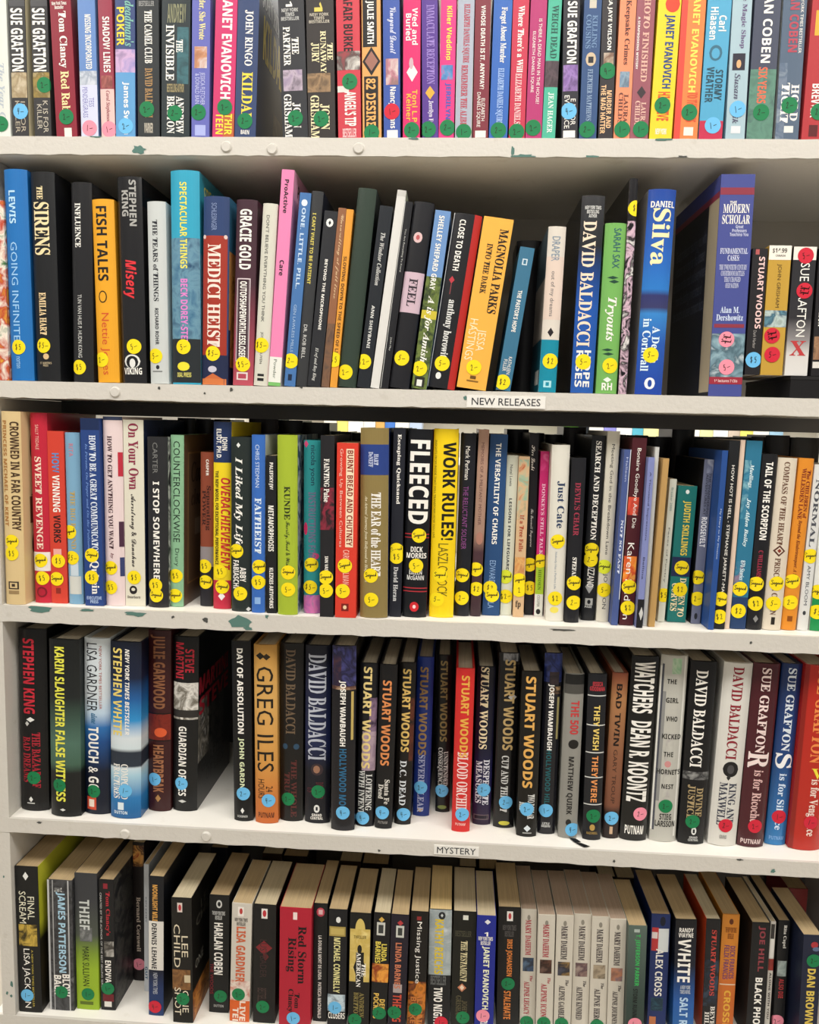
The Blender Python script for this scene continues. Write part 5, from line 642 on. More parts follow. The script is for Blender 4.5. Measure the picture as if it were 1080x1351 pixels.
 (4, 'h', 393.34, 28.7, 968.38, 33, 242.8, 1.01, '#471820', 'burgundy hardcover with rosy white lettering and big capital', [('SUE GRAFTON', 237.2, 125.9, 0.3, 0.65, '#ecd4d0', 'R'), ('R', 127, 105.8, 0.1, 0.85, '#ecd8d4', 'R'), ('is for Ricochet', 103.5, 29.2, 0.35, 0.7, '#d8b0ac', 'R'), ('PUTNAM', 10.6, 4.3, 0.1, 0.85, '#e0c8c4', 'h')], [], [(2.6, 28.5, 'r', '2-')], {'gloss': 1}),
 (4, 'h', 427.76, 37.5, 968.38, 25.75, 241.7, 0.98, 'g:#2c78b4:0,#25609c:.25,#1d4078:.5,#182c5c:1', 'blue hardcover with white lettering and big capital', [('SUE GRAFTON', 236, 126.7, 0.3, 0.7, '#dce4ec', 'R'), ('S', 123.6, 103.6, 0.1, 0.9, '#f0f0f0', 'R'), ('is for Silence', 96.9, 20.7, 0.35, 0.7, '#d0e0f0', 'R'), ('PUTNAM', 12.1, 7.2, 0.15, 0.85, '#7aa8d8', 'h')], [], [(0.8, 38.6, 'r', '1-')], {'gloss': 1}),
 (4, 'h', 461.1, 28.2, 968.38, 39.27, 243, 0.87, '#b4281c', 'large glossy red hardcover at the shelf end', [('SUE GRAFTON', 239.8, 116.2, 0.35, 0.75, '#e88a48', 'R'), ('V', 109.3, 96.1, 0.45, 0.85, '#f0dc40', 'hr'), ('is for Vengeance', 95.3, 19.1, 0.4, 0.75, '#f0d8cc', 'R')], [(0, 243, 0.0, 0.12, '#8a1c14')], [(3.6, 37.8, 'r', '1-')], {'gloss': 1}),
 (5, 'p', -559.64, 7.3, 685.16, 31.62, 211.4, -0.11, '#151515', 'black paperback with lime cover and yellow photo band', [('FINAL\nSCREAM', 176, 129.9, 0.15, 0.82, '#e4e0c8', 'S'), ('LISA JACKSON', 93.2, 6.6, 0.2, 0.55, '#f0ece4', 'S'), ('A NEW YORK TIMES BESTSELLER', 91.7, 8.1, 0.62, 0.7, '#c8b44c', 'S')], [(191.9, 203.9, 0.35, 0.6, 'd:#e4e4e0'), (97.2, 128.4, 0.1, 0.9, 'n:#8a7430,#c8a848,#3a3010,#1c1a10')], [(-3.7, 25, 'b', '1-')], {'front': 'g:#1a1712:0,#2a2414:.3,#1c1a10:.5,#b4b62c:.62,#b8ba34:1'}),
 (5, 'p', -518.98, 14.6, 685.16, 34.36, 190.1, 0.21, 'n:#2c2c2e,#4a4a4c,#2c2c2e,#7a7a7c', 'grey striped paperback with pale blue author name', [('JAMES PATTERSON', 173.4, 55.9, 0.35, 0.72, '#a8cce0', 'H'), ('BLOW\nBACK', 53.7, 21, 0.2, 0.85, '#f0ece4', 'H'), ('THE', 179.5, 173.4, 0.3, 0.6, '#d0d0cc', 'S')], [(0, 190.1, 0.0, 0.08, '#c0c0c0'), (0, 190.1, 0.2, 0.24, '#a8a8a8'), (0, 190.1, 0.82, 0.87, '#b8b8b8')], [(0.2, 27.3, 'g', '1-')]),
 (5, 'p', -484.48, 19.3, 685.16, 31.09, 199, 0.12, 'g:#96b42c:0,#94b22c:.3,#7a9430:.42,#4c5248:.55,#3a3b3e:.8,#38393c:1', 'charcoal to lime green paperback with pale short title', [('THIEF', 161.3, 117.6, 0.2, 0.65, '#c8ccc8', 'B'), ('MARK SULLIVAN', 92.9, 34.8, 0.3, 0.6, '#242c14', 'S')], [(100.7, 120.7, 0.2, 0.75, 'n:#8a8c8c,#5a5c5c,#a8aaa8'), (7.2, 12, 0.15, 0.75, '#5a6c1c')], [(0.5, 23, 'g', '1-')]),
 (5, 'p', -456.5, 20.7, 685.16, 20.29, 190.8, 0.05, '#161517', 'slim black paperback with red name and white face', [("Tom Clancy's", 174.1, 110.2, 0.4, 0.75, '#b02c38', 'R'), ('ENDWAR', 73.7, 34.8, 0.35, 0.75, '#f0ece4', 'B'), ('CREATED BY THE AUTHOR OF THE BEST SELLING SERIES', 172, 30.1, 0.05, 0.18, '#c8c8c4', 'S')], [(178, 185.6, 0.3, 0.6, '#8a2430'), (79.3, 101.6, 0.3, 0.95, 'n:#c8c4bc,#3a3632,#8a857c'), (12.9, 23.9, 0.15, 0.9, '#6a1c24'), (5, 12.9, 0.25, 0.75, '#e0dcd4')], [(0, 32.3, 'g', '1-')], {'front': 'n:#161517,#222224,#4a4844,#161517'}),
 (5, 'p', -436.8, 80.9, 685.16, 16.93, 211.6, 0.16, '#1a1415', 'slim dark paperback pushed far back with red and gold head', [('Bernard Cornwell', 129.2, 45.4, 0.3, 0.65, '#c8b8a8', 'R')], [(175.6, 207.5, 0.05, 0.95, 'n:#8a2c1c,#c89048,#3a1410,#d8a860')], [(-0.7, 25.7, 'p', '1-')]),
 (5, 'p', -418.23, 60.7, 685.16, 7.07, 191.9, 0.47, '#c8ccd0', 'very thin pale paperback', [('KEN KESEY', 143.2, 105.1, 0.3, 0.6, '#5a6a78', 'S'), ('GUT', 37.9, 18.5, 0.2, 0.7, '#2c5c7c', 'B')], [], []),
 (5, 'p', -387.77, 16.9, 685.16, 20.35, 202, 0.71, 'g:#1f3a6c:0,#1c305c:.2,#121318:.35,#13141a:1', 'black paperback with white author panel and red dot', [('MOONLIGHT MILE', 190.3, 138, 0.25, 0.6, '#d8a050', 'H'), ('DENNIS LEHANE', 134.9, 68.4, 0.2, 0.55, '#1c1c20', 'H'), ('NEW YORK TIMES', 62.8, 31.8, 0.3, 0.6, '#c0c4cc', 'S')], [(66.9, 138, 0, 1, '#dcd8cf')], [(-1.6, 13, 'r', '4-')], {'front': '#101218'}),
 (5, 'p', -346.71, 7.6, 685.16, 27.37, 179.6, -0.41, '#161411', 'black paperback with two line cream name and lit doorway', [('LEE\nCHILD', 142.2, 80.1, 0.1, 0.8, '#dccfb4', 'S'), ('ONE\nSHOT', 51.1, 11.1, 0.1, 0.8, '#e8dcc4', 'S')], [(159.6, 173, 0.3, 0.55, '#d8c8c0'), (161.7, 170.6, 0.35, 0.5, 'o:#b83038'), (48.1, 77.1, 0, 0.9, 'n:#5a3c20,#8a6038,#2c1c10'), (58.8, 69.5, 0.6, 0.9, '#c8b898')], [(0.2, 34.9, 'g', '2-')], {'front': '#14120f', 'front_art': [(0, 1, 0, 0.24, 'n:#b86a24,#8a4a18,#d08838,#5a3010'), (0.1, 0.4, 0.38, 0.45, '#8a867c', 'ONE', 'S'), (0.15, 0.85, 0.7, 0.86, '#5a564c', 'LEE\nCHILD', 'S')]}),
 (5, 'p', -304.52, 30, 685.16, 27.2, 172.2, 0.4, '#121213', 'black paperback with bold white condensed name', [('HARLAN COBEN', 132.5, 56.4, 0.25, 0.7, '#f0ece4', 'H'), ('THE WOODS', 72.3, 27, 0.05, 0.22, '#8a2430', 'S'), ('THE NEW YORK TIMES\nBESTSELLER', 149.3, 137.1, 0.15, 0.8, '#c8c8c4', 'h'), ('DUTTON', 12, 8.2, 0.25, 0.75, '#a8a8a4', 'h')], [(153.9, 165.5, 0.35, 0.65, 'o:#c8c8c4'), (156.3, 163, 0.42, 0.58, 'o:#121213')], [(2.5, 24.7, 'g', '2-')]),
 (5, 'p', -271.85, 16.4, 685.16, 27.06, 171, 1.26, '#cbc4b8', 'cream and orange paperback with orange name', [('LISA GARDNER', 137.9, 57.9, 0.25, 0.72, '#c8603c', 'H'), ('LIVE TO\nTELL', 30.1, -22.2, 0.15, 0.8, '#f0e0d0', 'H'), ('NEW YORK TIMES\nBESTSELLER', 150.6, 139.4, 0.15, 0.8, '#5a5450', 'h')], [(30.7, 60, 0, 1, 'n:#c84c24,#e0d4c8,#b0381c'), (0, 30.7, 0, 1, '#d66028'), (153, 166.5, 0.3, 0.6, '#e8e0d8'), (156, 164.4, 0.38, 0.54, 'o:#b83a38')], [(-2, 39.8, 'g', '2-')]),
 (5, 'p', -238.27, 17.1, 685.16, 30.16, 171, 0.32, '#141212', 'black paperback with dark red dragonfly art', [('LUSTBADER', 121.3, 66.4, 0.3, 0.6, '#3a2826', 'S'), ('BESTSELLER', 51, 26.4, 0.2, 0.6, '#4a3a36', 'S')], [(151.5, 165.6, 0.35, 0.62, '#e0dcd6'), (153.9, 163.5, 0.4, 0.57, 'o:#b83038'), (99.4, 119.7, 0.1, 0.85, 'd:#7a2228'), (90.9, 103, 0.4, 0.7, 'd:#5a1c20')], [(-1.7, 23.8, 'g', '2-')]),
 (5, 'p', -195.52, 14.3, 685.16, 42.58, 171, 0.12, '#ad1c31', 'thick red paperback with black slab title in two lines', [('Red Storm\nRising', 145.6, 62.9, 0.2, 0.85, '#1c0c10', 'R'), ('Tom\nClancy', 54.7, 20.9, 0.25, 0.65, '#1c0c10', 'R')], [(154.6, 165, 0.42, 0.55, '#f0d8d4')], [(-1.8, 12.4, 'b', '1-')]),
 (5, 'p', -163.39, 26.8, 685.16, 18.57, 171, -0.17, '#151618', 'slim black paperback with red round logo and small white capitals', [('LA DOUBLE MORT DE LINDA', 125.6, 61.3, 0.35, 0.6, '#f0ece4', 'B'), ('PATRICIA MACDONALD', 57.6, 4.9, 0.35, 0.6, '#f0ece4', 'B')], [(152.9, 165.6, 0.2, 0.8, 'o:#c04858'), (155.9, 162.6, 0.35, 0.65, '#e0b8b8')], []),
 (5, 'p', -138.86, 16.3, 685.16, 24.9, 171, 0.03, '#141418', 'black paperback with gold strip and pale name', [('MICHAEL CONNELLY', 131.5, 52, 0.3, 0.65, '#e0d898', 'H'), ('CLOSERS', 23.5, 14.3, 0.05, 0.95, '#f0ece4', 'h')], [(152.5, 160.9, 0.4, 0.65, 'o:#e0e0dc'), (133.3, 147.1, 0.05, 0.92, '#a8924c'), (135.7, 144.7, 0.12, 0.85, '#c0aa60'), (25.1, 49.6, 0, 0.95, 'n:#1c2c3c,#c8d8e0,#2c4c64')], [(-2.2, 30.4, 'b', '1-')]),
 (5, 'p', -108.5, 11.6, 685.16, 27.81, 171, 0.09, '#131210', 'black paperback with yellow arch and dark walking figure', [('THE\nAMERICAN', 115.8, 66.1, 0.35, 0.8, '#f0ece4', 'R'), ('ANDREW\nBRITTON', 58.5, 21.9, 0.25, 0.75, '#8a7c48', 'R'), ('THRILLER', 139.8, 135.3, 0.2, 0.8, '#7a6a30', 'h')], [(127.8, 163.6, 0.25, 0.75, 'o:#d4bc68'), (73.6, 148.7, 0.02, 0.98, 'n:#d8c070,#c8ac58,#e4d088'), (114.3, 126.3, 0.38, 0.6, 'o:#14120e'), (69.1, 118.8, 0.2, 0.8, 'd:#14120e'), (72.1, 115.8, 0.32, 0.7, '#14120e')], [(-4.9, 18.5, 'g', '2-')]),
 (5, 'p', -82.11, 14.4, 685.16, 21.84, 171, 0.82, '#131214', 'black paperback with yellow name and orange sunset panel', [('LINDA\nBARNES', 130.7, 100.1, 0.15, 0.85, '#e0cc58', 'H'), ('DEEP\nPOCKETS', 56.7, 20.1, 0.15, 0.85, '#e0b858', 'H')], [(158.2, 166, 0.3, 0.65, 'd:#d0a84c'), (139.7, 158.2, 0.2, 0.7, '#c8c8c0'), (142.7, 154.6, 0.3, 0.6, '#3a3c3a'), (72.8, 99.2, 0, 1, 'n:#c86a28,#e8a040,#8a3418,#d88838')], [(0.7, 28.4, 'g', '2-')]),
 (5, 'p', -57.97, 13.1, 685.16, 23.44, 171, 0.71, '#1c1624', 'dark violet paperback with orange name', [('LINDA BARNES', 131.7, 66.4, 0.3, 0.65, '#c87858', 'H'), ('THE BIG DIG', 57.9, -3.2, 0.25, 0.75, '#c84c38', 'H')], [(155.9, 163.6, 0.35, 0.7, 'd:#b0383c'), (139.2, 155.9, 0.3, 0.75, '#c8c8c0'), (142.2, 152.9, 0.4, 0.65, '#3a3c3a'), (60.3, 72.5, 0.25, 0.75, '#a89a98')], [(-3, 31.8, 'g', '2-')]),
 (5, 'p', -31.94, 22.5, 685.16, 23.59, 171, 0.49, '#13100e', 'black paperback with white title and fiery foot', [('Missing Justice', 157, 68.5, 0.3, 0.65, '#f0ece4', 'S'), ('ALAFAIR\nBURKE', 55.6, 3.4, 0.15, 0.85, '#c87838', 'H')], [(159.1, 164.4, 0.35, 0.6, '#8a2c2c'), (0, 70.9, 0, 1, 'n:#a8541c,#5a2c14,#d07c28,#2c1a10')], [(-1.2, 31, 'g', '2-')]),
 (5, 'p', -1.06, 29.8, 685.16, 29.66, 171, -0.58, '#141518', 'silver and black paperback with yellow condensed name', [('KATHY REICHS', 157.2, 78.5, 0.25, 0.65, '#d8bc30', 'H'), ('TWO NIGHTS', 59.5, -0.7, 0.25, 0.65, '#f0ece4', 'H'), ('BESTSELLER', 76.3, 62.6, 0.1, 0.8, '#6a6c6c', 'h')], [(77.2, 171, 0, 1, 'n:#b0b8b8,#98a2a4,#c4caca'), (157.2, 168, 0.4, 0.72, 'o:#24262a'), (160.2, 165.6, 0.5, 0.62, 'd:#c8cccc')], [(3.4, 8.2, 'r', '1-')], {'pages': '#e0c48c'}),
 (5, 'p', 30.62, 28.4, 685.16, 30.35, 171, -0.35, '#13130e', 'black paperback with cream small capitals and red feather', [('THE TESTAMENT', 129.6, 71.4, 0.35, 0.65, '#d8cca0', 'R'), ('JOHN\nGRISHAM', 50.6, 16.8, 0.2, 0.7, '#5a543c', 'R'), ('BESTSELLER', 144, 135.6, 0.1, 0.8, '#4a4838', 'h')], [(159.6, 166.2, 0.42, 0.65, '#d8d8cc'), (56.1, 68.3, 0.25, 0.65, 'd:#c07a58'), (58.2, 66.5, 0.35, 0.55, 'd:#e8d0b8')], [(0.8, 19, 'g', '2-')]),
 (5, 'p', 59.68, 22.1, 685.16, 25.28, 171, -0.58, '#1c2788', 'cobalt blue paperback with white condensed name', [('JANET EVANOVICH', 128.4, 37.7, 0.3, 0.7, '#e8e8c8', 'H'), ('HARD EIGHT', 33.2, -12.9, 0.3, 0.7, '#f0ece4', 'H'), ('NEW YORK TIMES\nBESTSELLER', 141.8, 129.9, 0.1, 0.85, '#f0ece4', 'h'), ('1', 148.4, 142.4, 0.4, 0.6, '#f0ece4', 'h')], [(159.1, 166.3, 0.4, 0.72, 'd:#e0e0e0')], [(-1.7, 28.5, 'p', '1-')]),
 (5, 'p', 92.5, 37.4, 685.16, 29.66, 175, -1.11, '#141313', 'black paperback with orange name and green dot at its middle', [('IRIS JOHANSEN', 129.8, 76.3, 0.35, 0.65, '#d8803c', 'H'), ('STALEMATE', 54.8, 13.5, 0.3, 0.62, '#d8803c', 'H'), ('NEW YORK TIMES\nBESTSELLER', 150.1, 133.5, 0.2, 0.8, '#5a5654', 'h')], [(155.8, 169.6, 0.38, 0.65, '#e0dcd6'), (158.2, 167.2, 0.44, 0.58, 'o:#b83a3c')], [(-0.4, 65.5, 'g', '2-')]),
 (5, 'p', 119.63, 41.5, 685.16, 20.67, 171, -1.51, '#c8c1b3', 'cream paperback with red name and blue grey picture', [('MARY DAHEIM', 156.6, 105.7, 0.3, 0.66, '#a83040', 'R'), ('The', 76.1, 67.5, 0.62, 0.8, '#a83040', 'I'), ('ALPINE LEGACY', 67.5, 19, 0.25, 0.6, '#a83040', 'R')], [(156, 163.6, 0.4, 0.6, 'o:#8a8478'), (82.2, 102, 0.15, 0.85, 'n:#4a6488,#28303c,#6a88a8')], [(-0.9, 8.1, 'g', '1-')], {'pages': '#b09a86'}),
 (5, 'p', 141.49, 31.8, 685.16, 22.25, 171, -1.21, '#c8c1b3', 'cream paperback with red name and dark brown picture', [('MARY DAHEIM', 157.9, 111.1, 0.3, 0.66, '#a83040', 'R'), ('The', 81.7, 73.2, 0.62, 0.8, '#a83040', 'I'), ('ALPINE ICON', 73.2, 25.2, 0.25, 0.6, '#a83040', 'R')], [(156.1, 163.6, 0.4, 0.6, 'o:#8a8478'), (87.8, 107.5, 0.15, 0.85, 'n:#6a4434,#2c1c18,#8a6a5c')], [(-0.8, 16.3, 'g', '1-')], {'pages': '#b09a86'}),
 (5, 'p', 165.32, 33.3, 685.16, 22.71, 171, -1.01, '#c8c1b3', 'cream paperback with dark name and golden picture', [('MARY DAHEIM', 156.1, 108.6, 0.3, 0.66, '#3a3034', 'R'), ('The', 79.3, 70.8, 0.62, 0.8, '#3a3034', 'I'), ('ALPINE GAMBLE', 70.8, 22.7, 0.25, 0.6, '#3a3034', 'R')], [(156.1, 163.6, 0.4, 0.6, 'o:#8a8478'), (85.3, 105, 0.15, 0.85, 'n:#b08a48,#2c2c34,#5a5a68')], [(-0.8, 15.6, 'g', '1-')], {'pages': '#b09a86'}),
 (5, 'p', 189.66, 38, 685.16, 22.62, 171, -1.17, '#c8c1b3', 'cream paperback with dark name and pinkish picture', [('MARY DAHEIM', 154.6, 105.5, 0.3, 0.66, '#3a3034', 'R'), ('The', 76, 67.4, 0.62, 0.8, '#3a3034', 'I'), ('ALPINE KINDRED', 67.4, 19.3, 0.25, 0.6, '#3a3034', 'R')], [(156.1, 163.6, 0.4, 0.6, 'o:#8a8478'), (82.1, 101.8, 0.15, 0.85, 'n:#a08478,#5a4448,#c8b4a4')], [], {'pages': '#b09a86'}),
 (5, 'p', 212.82, 34.8, 685.16, 22.6, 171, -1.22, '#c8c1b3', 'cream paperback with dark name and nearly black picture', [('MARY DAHEIM', 153.7, 106.3, 0.3, 0.66, '#3a3034', 'R'), ('The', 77, 68.4, 0.62, 0.8, '#3a3034', 'I'), ('ALPINE HERO', 68.4, 20.5, 0.25, 0.6, '#3a3034', 'R')], [(156.1, 163.6, 0.4, 0.6, 'o:#8a8478'), (83, 102.7, 0.15, 0.85, 'n:#241c18,#a89880,#3a2c24')], [(-0.7, 15.4, 'g', '1-')], {'pages': '#b09a86'}),
 (5, 'p', 235.47, 32.1, 685.16, 21.3, 171, -1.32, '#c8c1b3', 'cream paperback with dark name and blue tan picture', [('MARY DAHEIM', 153.2, 105.4, 0.3, 0.66, '#3a3034', 'R'), ('The', 77, 68.5, 0.62, 0.8, '#3a3034', 'I'), ('ALPINE JOURNEY', 68.5, 20.7, 0.25, 0.6, '#3a3034', 'R')], [(156.2, 163.6, 0.4, 0.6, 'o:#8a8478'), (83.1, 101.8, 0.15, 0.85, 'n:#3a5a78,#b0785c,#24303c')], [], {'pages': '#b09a86'}),
 (5, 'p', 258.32, 20.2, 685.16, 23.59, 171, -1.3, 'g:#2c3834:0,#33443e:.4,#55645c:1', 'grey green paperback with bright green name', [('T. JEFFERSON PARKER', 159.3, 86.8, 0.35, 0.65, '#3cb05c', 'H'), ('STORM RUNNERS', 82.9, 32.7, 0.35, 0.6, '#141c1a', 'B')], [(162.2, 166.6, 0.3, 0.6, '#a8b4ac')], [(0.3, 32.7, 'p', '1-')]),
 (5, 'p', 294.14, 48.4, 685.16, 24.66, 171, -0.96, '#1f3066', 'dark blue paperback with torn price label and white title', [('ALEX CROSS', 121.9, 53.5, 0.3, 0.7, '#f0ece4', 'B')], [(154.5, 168, 0.45, 0.75, 'o:#14182c'), (118.8, 152.1, 0.05, 0.4, '#c03a3c'), (117.6, 150.9, 0.4, 0.95, '#d8dcdc'), (136.4, 145.5, 0.05, 0.35, '#e8d8d4'), (31.9, 51, 0.15, 0.8, 'n:#2c5a6c,#183040,#3a7080'), (0, 23.3, 0.1, 0.45, '#c87a4c')], []),
 (5, 'p', 327.29, 40.1, 685.16, 27.38, 171, -1.78, 'g:#2a64a0:0,#2458a0:.3,#183868:.5,#121828:.62,#101116:1', 'black and blue paperback with very bold white name', [('RANDY\nWAYNE', 159.2, 145.8, 0.15, 0.85, '#f0ece4', 'h'), ('WHITE', 143.4, 81.7, 0.15, 0.75, '#f0ece4', 'B'), ('A NEW YORK\nTIMES NOVEL', 77.4, 65.3, 0.3, 0.8, '#c0c8d0', 'h'), ('SALT RIVER', 59.8, -7.6, 0.3, 0.7, '#b8d4ec', 'H')], [], []),
 (5, 'p', 362.99, 44.6, 685.16, 18.54, 171, -1.38, '#1a191b', 'black paperback with red serif name and orange back cover', [('STUART WOODS', 156.1, 61.9, 0.4, 0.75, '#b84038', 'R'), ('BEVERLY\nHILLS', 46.7, -2.5, 0.15, 0.85, '#e0dcd4', 'R')], [(46.7, 113.5, 0, 1, 'n:#3a4c60,#1a191b,#28384c')], [], {'back': '#d24c26'}),
 (5, 'p', 387.92, 57.7, 685.16, 22.37, 171, -0.59, 'g:#c8642c:0,#d0702c:.4,#d2702e:.42,#d8842e:.6,#dc8e34:1', 'orange paperback with purple author names', [('DICK FRANCIS\nFELIX FRANCIS', 127.1, 77.6, 0.2, 0.85, '#7a4468', 'H'), ('CROSSFIRE', 61.3, -17.9, 0.35, 0.75, '#e8b040', 'H'), ('THE NEW YORK TIMES\nBESTSELLER', 152.9, 136.2, 0.2, 0.85, '#8a4c20', 'h')], [(156.8, 165, 0.4, 0.65, 'o:#6a3418'), (69.3, 70.9, 0.05, 0.98, '#e8d0b0')], []),
 (5, 'p', 422.57, 43.1, 685.16, 23.31, 171, -0.78, '#161618', 'black paperback with dim red name and bold white title', [('JOE HILL', 166.6, 102.2, 0.35, 0.75, '#8a3c44', 'H'), ('BLACK PHONE', 93.2, 9.5, 0.35, 0.75, '#f0ece4', 'H')], [], [], {'back': '#191514'}),
 (5, 'p', 439.77, 47, 685.16, 6.6, 171, -0.85, '#cbc6bc', 'very thin cream paperback with small red patch', [('ALONE WITH YOU', 99.1, 32.1, 0.3, 0.7, '#4a4440', 'H')], [(147.2, 168, 0.1, 0.8, '#3a3634'), (120.2, 147.2, 0.1, 0.8, '#e0dcd4'), (102.1, 118.6, 0, 1, 'n:#a83c34,#5a2420')], []),
 (5, 'p', 456.4, 50.7, 685.16, 14.31, 171, -1.16, '#18181a', 'black paperback with grey picture and red words', [('Rita Capel', 165.1, 132.1, 0.4, 0.75, '#f0ece4', 'R'), ('ALSO DIE', 88.3, 60.3, 0.3, 0.75, '#b03a3c', 'H')], [(91.9, 114, 0.1, 0.9, 'n:#6a7c78,#a8b4b0,#3a4644')], [(-2.4, 27.1, 'p', '2-')]),
 (5, 'p', 482.01, 22.7, 685.16, 23.17, 171, -1.46, '#1a2036', 'navy paperback with green dot at its head', [('DAN BROWN', 124.9, 47.4, 0.3, 0.75, '#dcc058', 'H')], [(153.6, 162.3, 0.4, 0.8, 'o:#a83038'), (149.2, 155.1, 0.5, 0.9, 'o:#5a6a88')], [(2.4, 136.2, 'g', '2-')]),
]
for b in BOOKS:
    make_book(*b[:13], **(b[13] if len(b) > 13 else {}))

# ------------------------------------------------------------------ black riser under the audiobooks
m = MB(); m.box(.388, .545, .0045, .15, SHELF_TOP[2] + .0002, 1.5626, material('#1a191a', 'jacket'))
r_ = bpy.data.objects.new('riser', None); COL.objects.link(r_); r_.location = (0, 0, 0)
tag(r_, 'low black box lifting the small audiobooks on the new releases shelf', 'riser')
m.build('riser_body', r_)
m = MB(); m.box(.3875, .5455, .004, .1505, 1.5627, 1.5667, material('#242324', 'jacket')); m.build('riser_lid', r_)

